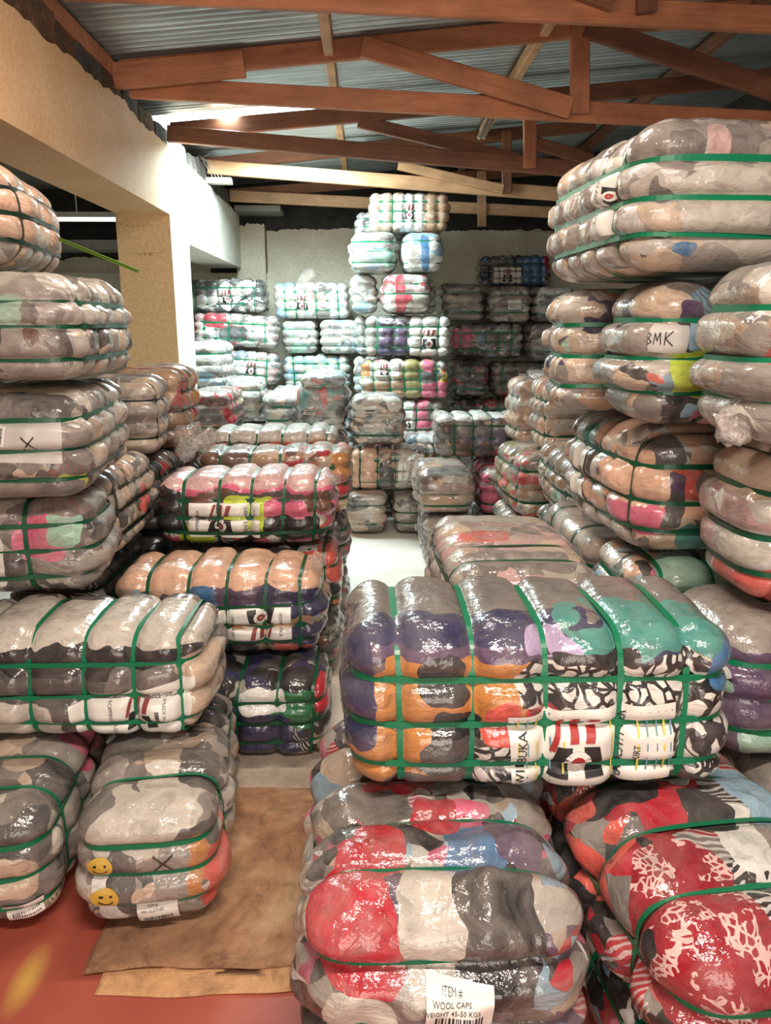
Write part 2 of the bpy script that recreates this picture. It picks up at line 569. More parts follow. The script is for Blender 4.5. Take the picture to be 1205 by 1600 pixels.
class Surf:
    """Strapped bale: rounded box pinched along its girth straps (x) and hoops (z)."""

    def __init__(s, L, D, H, xs, zs, seed, bulge=0.03, r=0.1, dome=0.02, lump=0.006):
        k = bulge * 0.5 + dome * 0.8
        s.h = np.array([L / 2 - k, D / 2 - k, H / 2 - bulge * 0.3 - dome * 0.4])
        s.r = min(r, s.h.min() * 0.85)
        s.xs = sorted(xs)
        s.zs = sorted(zs)
        s.A = bulge
        s.dome = dome
        s.lump = lump
        s.n1 = Noise3(seed, 14, 5, 20)
        s.n2 = Noise3(seed + 1, 22, 40, 110)
        s.n3 = Noise3(seed + 2, 7, 22, 48)
        rr = np.random.RandomState(seed)
        s.amp = rr.uniform(0.7, 1.3, (20, 20))
        s.lean = rr.uniform(-0.02, 0.02, 2)
        s.bx = s._bounds(s.xs, s.h[0])
        s.bz = s._bounds(s.zs, s.h[2])

    @staticmethod
    def _bounds(q, h):
        if not q:
            return np.array([-3 * h, 3 * h])
        return np.array([-2 * h - q[0]] + list(q) + [2 * h - q[-1]])

    @staticmethod
    def _f(v, b):
        i = np.clip(np.searchsorted(b, v) - 1, 0, len(b) - 2)
        lo, hi = b[i], b[i + 1]
        t = (v - (lo + hi) / 2) / ((hi - lo) / 2)
        return np.clip(1 - np.abs(t) ** 4.2, 0, 1), i

    def __call__(s, c):
        c = np.asarray(c, float)
        q = c * s.h
        inn = s.h - s.r
        k = np.clip(q, -inn, inn)
        d = q - k
        n = d / np.maximum(np.linalg.norm(d, axis=1), 1e-9)[:, None]
        p = k + s.r * n
        fx, ix = s._f(p[:, 0], s.bx)
        fz, iz = s._f(p[:, 2], s.bz)
        wx = np.sqrt(np.clip(1 - n[:, 0] ** 2, 0, 1))
        wz = np.sqrt(np.clip(1 - n[:, 2] ** 2, 0, 1))
        fxe = 1 - wx * (1 - fx)
        fze = 1 - wz * (1 - fz)
        f = fxe * fze
        disp = s.A * (f * s.amp[ix, iz] - 0.5)
        t = 1 - (1 - n ** 2) * c ** 2 * 0.9
        disp = disp + s.dome * t.prod(1)
        disp = disp + s.lump * s.n1(p) * (0.35 + 0.65 * f) + s.lump * 0.5 * s.n2(p) * f + s.lump * 0.9 * (0.5 - np.abs(s.n3(p))) * f
        down = np.clip(-n[:, 2], 0, 1)
        disp = np.where(disp > 0, disp * (1 - 0.85 * down), disp)
        up = np.clip(n[:, 2], 0, 1)
        disp = np.where(disp > 0, disp * (1 - 0.3 * up), disp)
        p = p + n * disp[:, None]
        p[:, 0] += s.lean[0] * p[:, 2] / s.h[2] * 0.5
        p[:, 1] += s.lean[1] * p[:, 2] / s.h[2] * 0.5
        return p, n


def cube_grid(nx, ny, nz):
    idx = {}
    verts = []
    faces = []

    def vid(i, j, k):
        key = (i, j, k)
        if key not in idx:
            idx[key] = len(verts)
            verts.append((2 * i / nx - 1, 2 * j / ny - 1, 2 * k / nz - 1))
        return idx[key]
    for i in range(nx):
        for j in range(ny):
            faces.append((vid(i, j, 0), vid(i, j + 1, 0), vid(i + 1, j + 1, 0), vid(i + 1, j, 0)))
            faces.append((vid(i, j, nz), vid(i + 1, j, nz), vid(i + 1, j + 1, nz), vid(i, j + 1, nz)))
    for i in range(nx):
        for k in range(nz):
            faces.append((vid(i, 0, k), vid(i + 1, 0, k), vid(i + 1, 0, k + 1), vid(i, 0, k + 1)))
            faces.append((vid(i, ny, k), vid(i, ny, k + 1), vid(i + 1, ny, k + 1), vid(i + 1, ny, k)))
    for j in range(ny):
        for k in range(nz):
            faces.append((vid(0, j, k), vid(0, j, k + 1), vid(0, j + 1, k + 1), vid(0, j + 1, k)))
            faces.append((vid(nx, j, k), vid(nx, j + 1, k), vid(nx, j + 1, k + 1), vid(nx, j, k + 1)))
    return np.array(verts), faces


_GRID = {}


def grid(nx, ny, nz):
    key = (nx, ny, nz)
    if key not in _GRID:
        _GRID[key] = cube_grid(nx, ny, nz)
    return _GRID[key]


def square_loop(n):
    t = np.linspace(0, 4, n, endpoint=False)
    out = []
    for v in t:
        s, f = int(v), v - int(v)
        w = 2 * f - 1
        out.append([(w, -1), (1, w), (-w, 1), (-1, -w)][s])
    return np.array(out)


def strap_mesh(surf, axis, pos, n, w, off, th=0.0016, wob=0.0):
    lp = square_loop(n)
    c = np.zeros((n, 3))
    o = [a for a in range(3) if a != axis]
    c[:, o[0]] = lp[:, 0]
    c[:, o[1]] = lp[:, 1]
    ph = (pos * 97.0) % 6.28
    ang = np.linspace(0, 2 * math.pi, n, endpoint=False)
    c[:, axis] = np.clip((pos + wob * np.sin(ang + ph)) / surf.h[axis], -0.98, 0.98)
    p, nn = surf(c)
    for _ in range(2):
        p = (np.roll(p, 1, 0) + 2 * p + np.roll(p, -1, 0)) / 4
    nn = nn.copy()
    nn[:, axis] = 0
    nn /= np.maximum(np.linalg.norm(nn, axis=1), 1e-6)[:, None]
    e = np.zeros(3)
    e[axis] = w / 2
    a = p + nn * off
    v = np.concatenate([a - e, a + e, a + e + nn * th, a - e + nn * th])
    f = []
    for i in range(n):
        j = (i + 1) % n
        for q in range(4):
            q2 = (q + 1) % 4
            f.append((q * n + i, q * n + j, q2 * n + j, q2 * n + i))
    return v, f


FACES = {'-Y': (1, -1, (1, 0, 0), 0, 1), '+Y': (1, 1, (-1, 0, 0), 0, -1), '-X': (0, -1, (0, -1, 0), 1, -1), '+X': (0, 1, (0, 1, 0), 1, 1)}


def face_pts(surf, face, ab, off):
    """ab: (right, up) metres on a side face -> points on the bale surface."""
    ax, sg, rt, tax, tsg = FACES[face]
    ab = np.asarray(ab, float)
    c = np.zeros((len(ab), 3))
    c[:, ax] = sg
    c[:, tax] = np.clip(ab[:, 0] * tsg / surf.h[tax], -0.99, 0.99)
    c[:, 2] = np.clip(ab[:, 1] / surf.h[2], -0.99, 0.99)
    p, n = surf(c)
    return p + n * off


def rot2(ab, deg, cen):
    a = R(deg)
    ab = np.asarray(ab, float)
    return np.stack([cen[0] + ab[:, 0] * math.cos(a) - ab[:, 1] * math.sin(a), cen[1] + ab[:, 0] * math.sin(a) + ab[:, 1] * math.cos(a)], 1)


def sheet_geo(surf, face, cen, w, h, deg, off, nu=40, nv=30, corners=None):
    us = np.linspace(0, 1, nu + 1)
    vs = np.linspace(0, 1, nv + 1)
    if corners is None:
        corners = [(-w / 2, -h / 2), (w / 2, -h / 2), (w / 2, h / 2), (-w / 2, h / 2)]
    c0, c1, c2, c3 = [np.array(q, float) for q in corners]
    ab = np.array([(1 - v) * ((1 - u) * c0 + u * c1) + v * ((1 - u) * c3 + u * c2) for v in vs for u in us])
    p = face_pts(surf, face, rot2(ab, deg, cen), off)
    f = [(j * (nu + 1) + i, j * (nu + 1) + i + 1, (j + 1) * (nu + 1) + i + 1, (j + 1) * (nu + 1) + i) for j in range(nv) for i in range(nu)]
    return p, f


_TEXT = {}


def text_mesh(s):
    if s in _TEXT:
        return _TEXT[s]
    cu = bpy.data.curves.new('t', 'FONT')
    cu.body = s
    cu.size = 1.0
    cu.align_x = 'CENTER'
    cu.align_y = 'CENTER'
    cu.resolution_u = 2
    o = bpy.data.objects.new('t', cu)
    COL.objects.link(o)
    bpy.context.view_layer.update()
    dg = bpy.context.evaluated_depsgraph_get()
    me = bpy.data.meshes.new_from_object(o.evaluated_get(dg))
    v = np.array([tuple(q.co)[:2] for q in me.vertices])
    f = [tuple(p.vertices) for p in me.polygons]
    bpy.data.objects.remove(o, do_unlink=True)
    bpy.data.curves.remove(cu)
    bpy.data.meshes.remove(me)
    _TEXT[s] = (v, f)
    return _TEXT[s]


def put_text(surf, parent, face, s, cen, size, deg, mat, off=0.0052, name='lettering', xs=1.0):
    v, f = text_mesh(s)
    p = face_pts(surf, face, rot2(v * np.array([size * xs, size]), deg, cen), off)
    o = mesh_obj(name, p, f, mat, parent)
    o['kind'] = 'stuff'
    return o


def put_quads(surf, parent, face, quads, cen, deg, mat, off=0.005, name='print', n=8):
    V, F = [], []
    for q in quads:
        p, f = sheet_geo(surf, face, cen, 0, 0, deg, off, n, n, q)
        b0 = len(V)
        V += list(p)
        F += [tuple(i + b0 for i in ff) for ff in f]
    o = mesh_obj(name, V, F, mat, parent)
    if len(quads) > 1:
        o['kind'] = 'stuff'
    return o


def ring_quads(cx, cy, r0, r1, n=12):
    out = []
    for i in range(n):
        a, b = 2 * math.pi * i / n, 2 * math.pi * (i + 1) / n
        out.append([(cx + r0 * math.cos(a), cy + r0 * math.sin(a)), (cx + r0 * math.cos(b), cy + r0 * math.sin(b)),
                    (cx + r1 * math.cos(b), cy + r1 * math.sin(b)), (cx + r1 * math.cos(a), cy + r1 * math.sin(a))])
    return out


def emblem(surf, parent, face, cen, s, deg, red=None):
    """striped flag legs, starred dark wedge and a ring; s = height in metres"""
    red = red or M['ink_red']
    put_quads(surf, parent, face, [
        [(-0.12 * s, 0.12 * s), (0.02 * s, 0.12 * s), (0.06 * s, 0.5 * s), (-0.06 * s, 0.5 * s)],
        [(0.12 * s, 0.12 * s), (0.26 * s, 0.12 * s), (0.36 * s, 0.5 * s), (0.2 * s, 0.5 * s)],
        [(-0.42 * s, -0.05 * s), (-0.34 * s, -0.05 * s), (-0.18 * s, 0.5 * s), (-0.26 * s, 0.5 * s)]], cen, deg, red, 0.0052, 'stripe_print')
    put_quads(surf, parent, face, [
        [(-0.46 * s, -0.5 * s), (-0.14 * s, -0.5 * s), (-0.08 * s, 0.06 * s), (-0.3 * s, 0.06 * s)],
        [(0.14 * s, -0.5 * s), (0.44 * s, -0.5 * s), (0.34 * s, 0.06 * s), (0.1 * s, 0.06 * s)]], cen, deg, M['ink'], 0.0052, 'dark_print')
    put_quads(surf, parent, face, ring_quads(0, -0.22 * s, 0.12 * s, 0.22 * s), cen, deg, M['paper'], 0.0062, 'ring_print', 1)
    put_quads(surf, parent, face, ring_quads(0, -0.22 * s, 0.03 * s, 0.12 * s), cen, deg, red, 0.0062, 'ring_print', 1)


def barcode(surf, parent, face, cen, w, h, deg, off=0.0065):
    rr = random.Random(int(w * 1e4) + int(cen[0] * 1e3))
    q, x = [], -w / 2
    while x < w / 2:
        bw = rr.choice([0.02, 0.03, 0.045]) * w
        q.append([(x, -h / 2), (x + bw, -h / 2), (x + bw, h / 2), (x, h / 2)])
        x += bw + rr.choice([0.02, 0.03, 0.04]) * w
    return put_quads(surf, parent, face, q, cen, deg, M['ink'], off, 'barcode', 1)


def film_tail(name, parent, p0, direction, length, width, seed, mat=None):
    """a crumpled loose ear of wrapping film"""
    r = np.random.RandomState(seed)
    d = Vector(direction).normalized()
    a = d.orthogonal().normalized()
    b = d.cross(a)
    nu, nv = 14, 9
    V, F = [], []
    ph = r.uniform(0, 6.28, 4)
    for j in range(nv + 1):
        t = j / nv
        rad = width * (0.35 + 0.75 * math.sin(min(1, t * 1.15) * math.pi * 0.62)) * (1 - 0.25 * t)
        for i in range(nu):
            an = 2 * math.pi * i / nu
            k = 1 + 0.28 * math.sin(3 * an + ph[0] + 2 * t) + 0.18 * math.sin(5 * an + ph[1] - 3 * t) + r.uniform(-0.08, 0.08)
            fl = 0.55 if t > 0.5 else 0.8
            q = Vector(p0) + d * (length * (t + 0.12 * math.sin(2 * an + ph[2]) * t)) + a * (rad * k * math.cos(an)) + b * (rad * k * fl * math.sin(an))
            V.append(tuple(q))
    for j in range(nv):
        for i in range(nu):
            i2 = (i + 1) % nu
            F.append((j * nu + i, j * nu + i2, (j + 1) * nu + i2, (j + 1) * nu + i))
    F.append(tuple(nv * nu + i for i in range(nu)))
    return mesh_obj(name, V, F, mat or M['film'], parent, True)


SPEC = {}


def bale(key, typ, x0, x1, Y, z0, z1, dep, pal, label, yaw=0, ys=(), tilt=0, girth=5, hoops=3, gx=None, hz=None, bulge=None, r=None, dome=0.02, lump=0.006, res=None, haze=0.22,
         patches=(), strap='strap', group=None, scale=7.0, wr=1.0, gloss=1.0, sw=0.015, cat='bale', hazec=(172, 160, 152), stretch=(1.0, 1.0, 1.6)):
    """typ F: long side to the front. typ E: short end to the front, length running back."""
    seed = sum(ord(ch) * (i + 3) * 7 for i, ch in enumerate(key)) % 9973
    H = z1 - z0
    if typ == 'F':
        L, D = x1 - x0, dep
        rz = R(yaw)
    else:
        L, D = dep, x1 - x0
        rz = R(90 + yaw)
    cx, cy = (x0 + x1) / 2, Y + dep / 2
    root = empty('clothes_bale', (cx, cy, z0), (R(tilt) if typ == 'E' else 0, R(tilt) if typ == 'F' else 0, rz))
    root.rotation_mode = 'XYZ'
    tag(root, label, cat, group)
    rr = random.Random(seed)
    if gx is None:
        e = min(0.13, L * 0.16)
        gx = [(-L / 2 + e) + (L - 2 * e) * i / (girth - 1) + rr.uniform(-0.008, 0.008) for i in range(girth)] if girth > 1 else [0.0][:girth]
    if hz is None:
        hz = [H * (-0.5 + (i + 1) / (hoops + 1)) * 0.94 + rr.uniform(-0.01, 0.01) for i in range(hoops)]
    if bulge is None:
        bulge = 0.034
    surf = Surf(L, D, H, gx, hz, seed, bulge, (r or 0.085) * 0.74, dome * 0.55, lump * 1.15)
    if res is None:
        res = 0.0125 if Y < 2.6 else (0.017 if Y < 4.6 else 0.021)
    v, f = grid(max(8, int(L / res)), max(8, int(D / res)), max(8, int(H / res)))
    p, n = surf(v)
    zc = H / 2
    p[:, 2] += zc
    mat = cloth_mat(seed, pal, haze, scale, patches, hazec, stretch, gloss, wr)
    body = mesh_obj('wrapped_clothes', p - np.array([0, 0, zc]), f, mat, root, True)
    body.location = (0, 0, zc)
    ns = 96 if Y < 2.6 else (72 if Y < 4.6 else 52)
    sm = M[strap] if isinstance(strap, str) else strap
    w = sw if Y < 5 else sw * 1.15
    for i, x in enumerate(gx):
        sv, sf = strap_mesh(surf, 0, x, ns, w, 0.0065 if Y < 4 else 0.009, wob=0.004 if Y < 4 else 0.0)
        o = mesh_obj('strap', sv, sf, sm, root)
        o.location = (0, 0, zc)
    for i, z in enumerate(hz):
        sv, sf = strap_mesh(surf, 2, z, ns, w, 0.0095 if Y < 4 else 0.012, wob=0.004 if Y < 4 else 0.0)
        o = mesh_obj('strap', sv, sf, sm, root)
        o.location = (0, 0, zc)
    for y in ys:
        sv, sf = strap_mesh(surf, 1, y, ns, w, 0.0105)
        o = mesh_obj('strap', sv, sf, sm, root)
        o.location = (0, 0, zc)
    SPEC[key] = dict(root=root, surf=surf, zc=zc, L=L, D=D, H=H, gx=gx, hz=hz)
    return SPEC[key]


def label_sheet(key, face, cen, w, h, deg=0, mat='paper', name='label_sheet', off=0.003, corners=None):
    s = SPEC[key]
    v, f = sheet_geo(s['surf'], face, cen, w, h, deg, off, 44, 30, corners)
    o = mesh_obj(name, v, f, M[mat], s['root'], True)
    o.location = (0, 0, s['zc'])
    return s['surf'], o


def text_on(key, o, face, s, cen, size, deg, mat='ink', xs=1.0, off=0.0052):
    return put_text(SPEC[key]['surf'], o, face, s, cen, size, deg, M[mat], off, 'lettering', xs)


def tail(key, p, d, length, width, seed=1):
    s = SPEC[key]
    q = (p[0], p[1], p[2])
    o = film_tail('film_tail', s['root'], q, d, length, width, seed)
    return o


def tag_card(key, face, cen, w, h, deg=0, lines=('ITEM',)):
    surf, o = label_sheet(key, face, cen, w, h, deg, 'paper', 'barcode_tag', 0.010)
    a = R(deg)

    def loc(px, py):
        return (cen[0] + px * math.cos(a) - py * math.sin(a), cen[1] + px * math.sin(a) + py * math.cos(a))
    barcode(surf, o, face, loc(0, -h * 0.2), w * 0.72, h * 0.24, deg, 0.0115)
    for i, t in enumerate(lines):
        put_text(surf, o, face, t, loc(-w * 0.12, h * (0.36 - 0.17 * i)), h * 0.15, deg, M['ink'], 0.0115, 'lettering')
    return o


# ------------------------------------------------------------------ the building
XB = -1.45           # right face of the concrete beam
YW = 9.5             # back wall
XR, XL, YF = 3.4, -4.4, -2.5
RZ0, RS = 3.17, 0.088   # underside of roof at the beam, slope


def roof_z(x):
    return RZ0 + RS * (x - XB)


def struct(o, label=None):
    o['kind'] = 'structure'
    if label:
        o['label'] = label
    return o


fl = box('floor', XL, XR, YF, YW + 0.1, -0.1, 0, M['floor'])
struct(fl, 'red painted cement floor turning pale towards the back')


def ragged_slab(name, pts_u, bottom, tops, thick, mat, parent, axis, face):
    """plaster coat with a torn upper edge; axis 'x' or 'y' runs along pts_u, face = coordinate of its wall"""
    V, F = [], []
    n = len(pts_u)
    for s in (0, 1):
        for u, t in zip(pts_u, tops):
            for z in (bottom, t):
                if axis == 'x':
                    V.append((u, face - s * thick, z))
                else:
                    V.append((face + s * thick, u, z))
    for i in range(n - 1):
        a, b = 2 * i, 2 * (i + 1)
        o = 2 * n
        F += [(a, b, b + 1, a + 1), (o + a, o + a + 1, o + b + 1, o + b), (a + 1, b + 1, o + b + 1, o + a + 1), (a, o + a, o + b, b)]
    F += [(0, 1, 2 * n + 1, 2 * n), (2 * n - 2, 4 * n - 2, 4 * n - 1, 2 * n - 1)]
    return mesh_obj(name, V, F, mat, parent)


rr = random.Random(3)


def torn(n, base, amp, drift=0.0):
    out, v = [], 0.0
    for i in range(n):
        v = v * 0.75 + rr.uniform(-amp, amp)
        out.append(base + v + drift * i / n + rr.uniform(-0.3, 0.3) * amp)
    return out


# back wall
wb = box('wall_back', XL, XR, YW, YW + 0.2, 0, 3.75, M['soot'])
struct(wb, 'sooty masonry back wall')
us = list(np.linspace(-1.16, XR, 150))
ragged_slab('plaster_coat', us, 2.2, torn(150, 2.68, 0.012), 0.03, M['wall_plaster'], wb, 'x', YW)
us = list(np.linspace(XL, -1.83, 60))
ragged_slab('plaster_coat', us, 1.9, torn(60, 2.36, 0.02), 0.03, M['wall_plaster'], wb, 'x', YW)
box('plaster_band', XL, XR, YW - 0.07, YW, 0, 2.2, M['wall_plaster'], wb)
us = list(np.linspace(-1.5, -1.17, 24))
ragged_slab('pilaster', us, 2.0, torn(24, 2.72, 0.02), 0.14, M['wall_plaster'], wb, 'x', YW)
box('projecting_board', -1.45, -0.95, YW - 0.45, YW - 0.02, 2.83, 2.89, M['board_grey'], wb)

# other walls
wl = box('wall_left', XL - 0.15, XL, YF, YW + 0.2, 0, 3.75, M['wall_plaster'])
struct(wl, 'cream plastered wall of the next room')
wr_ = box('wall_right', XR, XR + 0.15, YF, YW + 0.2, 0, 3.75, M['soot'])
struct(wr_, 'dark sooty right wall')
V, F = [], []
for (a, b_, c, d) in ((XL, -0.95, 0, 3.75), (1.65, XR, 0, 3.75), (-0.95, 1.65, 2.45, 3.75)):
    k = len(V)
    V += boxv(a, b_, YF - 0.15, YF, c, d)
    F += [tuple(i + k for i in q) for q in BOXF]
wf = mesh_obj('wall_front', V, F, M['wall_plaster'])  # opening left for the added doorway light
struct(wf, 'plastered front wall with an added open doorway')

# concrete beam on the left with its column
bm_root = empty('beam', (XB, 0, 0))
struct(bm_root, 'cream plastered concrete beam with a torn upper edge')
bb = box('beam_body', -0.38, -0.02, YF, 6.4, 2.40, 2.86, M['beam_plaster'], bm_root)
box('beam_body', -0.38, -0.02, 6.4, YW - 0.14, 2.25, 2.86, M['pale_plaster'], bm_root)
us = list(np.linspace(YF, 6.67, 190))
ragged_slab('plaster_coat', us, 2.40, torn(190, 2.885, 0.014), 0.02, M['beam_plaster'], bm_root, 'y', -0.02)
us = list(np.linspace(6.67, YW - 0.14, 80))
ragged_slab('plaster_coat', us, 2.25, torn(80, 2.875, 0.014, -0.06), 0.02, M['pale_plaster'], bm_root, 'y', -0.02)
y = 1.0
blkme = {}
k = 0
while y < YW - 0.2:
    ln = rr.uniform(0.26, 0.44)
    y1 = min(y + ln, YW - 0.16)
    hh = rr.uniform(0.17, 0.20)
    dx = rr.uniform(-0.05, -0.015)
    vs, fs = cube_grid(5, 6, 4)
    nz = Noise3(500 + k, 10, 10, 45)
    q = vs * np.array([0.16, (y1 - y) / 2 - 0.008, hh / 2])
    q = q * (1 - 0.06 * (np.abs(vs) > 0.9).sum(1, keepdims=True).clip(1, 3) / 3)
    q = q + nz(q)[:, None] * 0.010 * np.sign(vs)
    o = mesh_obj('block', q, fs, M['block'] if rr.random() < 0.75 and y < 6 else M['block_grey'], bm_root)
    o.location = (-0.17 + dx, (y + y1) / 2, 2.86 + hh / 2)
    y = y1
    k += 1
col_root = empty('column', (XB - 0.2, 6.37, 0))
struct(col_root, 'square concrete column with warm light coloured into its front face')
vs = boxv(-0.2, 0.2, -0.30, 0.30, 0, 2.40)
mesh_obj('column_body', vs, BOXF, None, col_root, mats=[M['pale_plaster'], M['column_plaster']], midx=[0, 0, 1, 0, 0, 0])
# pencil marks on the column
mk = []
for (zz, w_, h_) in ((2.32, 0.26, 0.012), (2.285, 0.05, 0.04), (2.12, 0.12, 0.03), (2.13, 0.28, 0.008)):
    mk.append((zz, w_, h_))
V, F = [], []
for (zz, w_, h_) in mk:
    for j in range(int(w_ / 0.012)):
        if rr.random() < 0.4:
            continue
        xx = -w_ / 2 + j * 0.012 + rr.uniform(-0.003, 0.003)
        k = len(V)
        V += [(xx, -0.3015, zz - h_ / 2 * rr.uniform(0.3, 1)), (xx + 0.005, -0.3015, zz - h_ / 2 * rr.uniform(0.3, 1)), (xx + 0.007, -0.3015, zz + h_ / 2 * rr.uniform(0.3, 1)), (xx + 0.002, -0.3015, zz + h_ / 2 * rr.uniform(0.3, 1))]
        F.append((k, k + 1, k + 2, k + 3))
mesh_obj('pencil_mark', V, F, simple('faded_pencil', (150, 118, 78), 0.9), col_root)
# beam of the next room, and its tube lamp
bx2 = box('beam', XL, XB - 0.4, YW - 0.5, YW - 0.1, 2.42, 2.52, M['board_grey'])
struct(bx2, 'grey concrete beam in the next room')
lamp = empty('tube_lamp', (-2.55, 8.4, 2.64))
tag(lamp, 'lit fluorescent tube lamp in the next room beyond the beam', 'lamp')
box('lamp_housing', -0.62, 0.62, -0.03, 0.03, 0.035, 0.085, M['board'], lamp)
cyl = [(x, 0.018 * math.cos(a), 0.018 * math.sin(a) + 0.015) for x in (-0.6, 0.6) for a in np.linspace(0, 2 * math.pi, 12, endpoint=False)]
mesh_obj('tube', cyl, [(i, (i + 1) % 12, 12 + (i + 1) % 12, 12 + i) for i in range(12)], M['tube'], lamp, True)
box('hanger_rod', -0.4, -0.39, -0.005, 0.005, 0.085, 0.52, M['wire'], lamp)
box('hanger_rod', 0.39, 0.40, -0.005, 0.005, 0.085, 0.52, M['wire'], lamp)

# wall plate on top of the block course
wp_ = box('trim_1', XB - 0.16, XB - 0.06, 1.0, 5.35, 3.055, 3.15, M['wood_red'])
struct(wp_, 'red timber wall plate along the top of the beam')


# timbers: local X runs along the length so the grain follows
def timber(name, p0, p1, h, t, mat, parent=None, up=Vector((0, 0, 1))):
    p0, p1 = Vector(p0), Vector(p1)
    ax = (p1 - p0)
    ln = ax.length
    ax.normalize()
    sy = up.cross(ax).normalized() if abs(ax.z) < 0.97 else Vector((0, 1, 0))
    uz = ax.cross(sy).normalized()
    b_ = 0.006
    # chamfered bar
    sec = [(-t / 2 + b_, -h / 2), (t / 2 - b_, -h / 2), (t / 2, -h / 2 + b_), (t / 2, h / 2 - b_), (t / 2 - b_, h / 2), (-t / 2 + b_, h / 2), (-t / 2, h / 2 - b_), (-t / 2, -h / 2 + b_)]
    V = [(x, a, b2) for x in (-ln / 2, ln / 2) for a, b2 in sec]
    F = [(i, (i + 1) % 8, 8 + (i + 1) % 8, 8 + i) for i in range(8)] + [tuple(range(7, -1, -1)), tuple(range(8, 16))]
    o = mesh_obj(name, V, F, mat, None)
    mw = Matrix((ax, sy, uz)).transposed().to_4x4()
    mw.translation = (p0 + p1) / 2
    if parent:
        o.parent = parent
        mw = parent.matrix_world.inverted() @ mw
    o.matrix_basis = mw
    return o


# trusses: (depth, label, members); each member (name, u0, v0, u1, v1, height, material, depth offset)
TR = [
    (4.2, 'front roof truss of red timber, nearest to the viewer', [
        ('bottom_chord', 95, -22, 1290, 35, 0.115, 'wood_red', 0), ('rafter', 95, -30, 1290, -130, 0.11, 'wood_red', 0.055),
        ('post', 1010, -108, 1010, 20, 0.09, 'wood_dark', -0.055), ('strut', 700, -92, 960, 2, 0.09, 'wood_dark', -0.055)]),
    (5.2, 'red timber roof truss with a doubled rafter end, second from the front', [
        ('rafter', 190, 112, 1260, 8, 0.12, 'wood_red', 0.0), ('splice_plate', 172, 120, 382, 100, 0.145, 'wood_red', -0.05),
        ('bottom_chord', 203, 137, 1290, 195, 0.12, 'wood_red', 0.05), ('post', 906, 38, 906, 176, 0.115, 'wood_red', -0.03),
        ('strut', 566, 73, 892, 168, 0.115, 'wood_red', -0.055), ('strut', 915, 42, 1290, 168, 0.115, 'wood_dark', -0.055)]),
    (6.3, 'dark red timber roof truss in the middle, third from the front', [
        ('rafter', 268, 205, 1230, 118, 0.115, 'wood_dark', 0.05), ('bottom_chord', 262, 209, 1000, 273, 0.115, 'wood_dark', 0.0),
        ('post', 828, 162, 828, 262, 0.095, 'wood_red', -0.055), ('strut', 838, 225, 925, 250, 0.09, 'wood_dark', -0.05),
        ('strut', 560, 190, 810, 250, 0.09, 'wood_dark', 0.06)]),
    (7.7, 'light tan timber roof truss above the bale tower, fourth from the front', [
        ('rafter', 322, 257, 930, 196, 0.11, 'wood_dark', 0.055), ('bottom_chord', 325, 261, 930, 308, 0.12, 'wood_tan', 0.0),
        ('post', 792, 205, 792, 302, 0.09, 'wood_dark', -0.05), ('strut', 622, 258, 786, 296, 0.08, 'wood_tan', -0.055)]),
    (8.9, 'tan timber roof truss against the sooty back wall, last one', [
        ('rafter', 358, 303, 900, 262, 0.10, 'wood_dark', 0.055), ('bottom_chord', 360, 306, 900, 334, 0.115, 'wood_tan', 0.0),
        ('post', 753, 268, 753, 354, 0.095, 'wood_tan', -0.05), ('strut', 680, 318, 694, 348, 0.08, 'wood_dark', 0.05)]),
]
for Yt, lab, mem in TR:
    root = empty('roof_truss', at(300, 250, Yt))
    bpy.context.view_layer.update()
    tag(root, lab, 'truss', 'roof trusses')
    for nm, u0, v0, u1, v1, h, mt, dy in mem:
        timber(nm, at(u0, v0, Yt + dy), at(u1, v1, Yt + dy), h, 0.05, M[mt], root)
for i, (px, lab) in enumerate([(-0.22, 'timber purlin under the end lap of the left roof sheets'), (1.08, 'timber purlin over the middle of the room'), (2.35, 'dark timber purlin over the bales at the wall')]):
    o = timber('purlin', (px, 1.0, roof_z(px) - 0.052), (px, 9.45, roof_z(px) - 0.052), 0.085, 0.06, M['wood_tan'] if i < 2 else M['wood_dark'])
    tag(o, lab, 'purlin', 'purlins under the roof')

# corrugated roof sheets
ceil_root = empty('ceiling', (0, 0, 0))
struct(ceil_root, 'corrugated iron roof sheets on timber')
SHW, PITCHC = 0.74, 0.074


def corrugated(name, x0, x1, y0, lift, mat, parent, width=SHW):
    n = int(width / PITCHC) * 8
    V, F = [], []
    ys = np.linspace(0, width + 0.03, n + 1)
    xs = np.linspace(x0, x1, 3)
    for s in (0, 1):
        for x in xs:
            for yy in ys:
                V.append((x, y0 + yy, roof_z(x) + lift + 0.014 * math.sin(2 * math.pi * yy / PITCHC) + 0.016 + s * 0.0012))
    w = n + 1
    off = 3 * w
    for j in range(2):
        for i in range(n):
            a = j * w + i
            F.append((a, a + 1, a + w + 1, a + w))
            F.append((off + a, off + a + w, off + a + w + 1, off + a + 1))
    return mesh_obj(name, V, F, mat, parent, True)


i = 0
yy = -2.4
while yy < YW + 0.1:
    sky = abs(yy - 6.48) < 0.3
    corrugated('roof_sheet', XB - 0.5, -0.16, yy, 0.002 * (i % 2), M['skylight'] if sky else M['roof'], ceil_root)
    corrugated('roof_sheet', -0.28, 2.4, yy, 0.004 + 0.002 * (i % 2), M['roof'], ceil_root)
    corrugated('roof_sheet', 2.3, XR + 0.2, yy, 0.008 + 0.002 * (i % 2), M['roof'], ceil_root)
    i += 1
    yy += SHW
box('next_room_ceiling', XL - 0.1, XB - 0.35, -2.6, YW + 0.2, 3.12, 3.14, M['board_grey'], ceil_root)

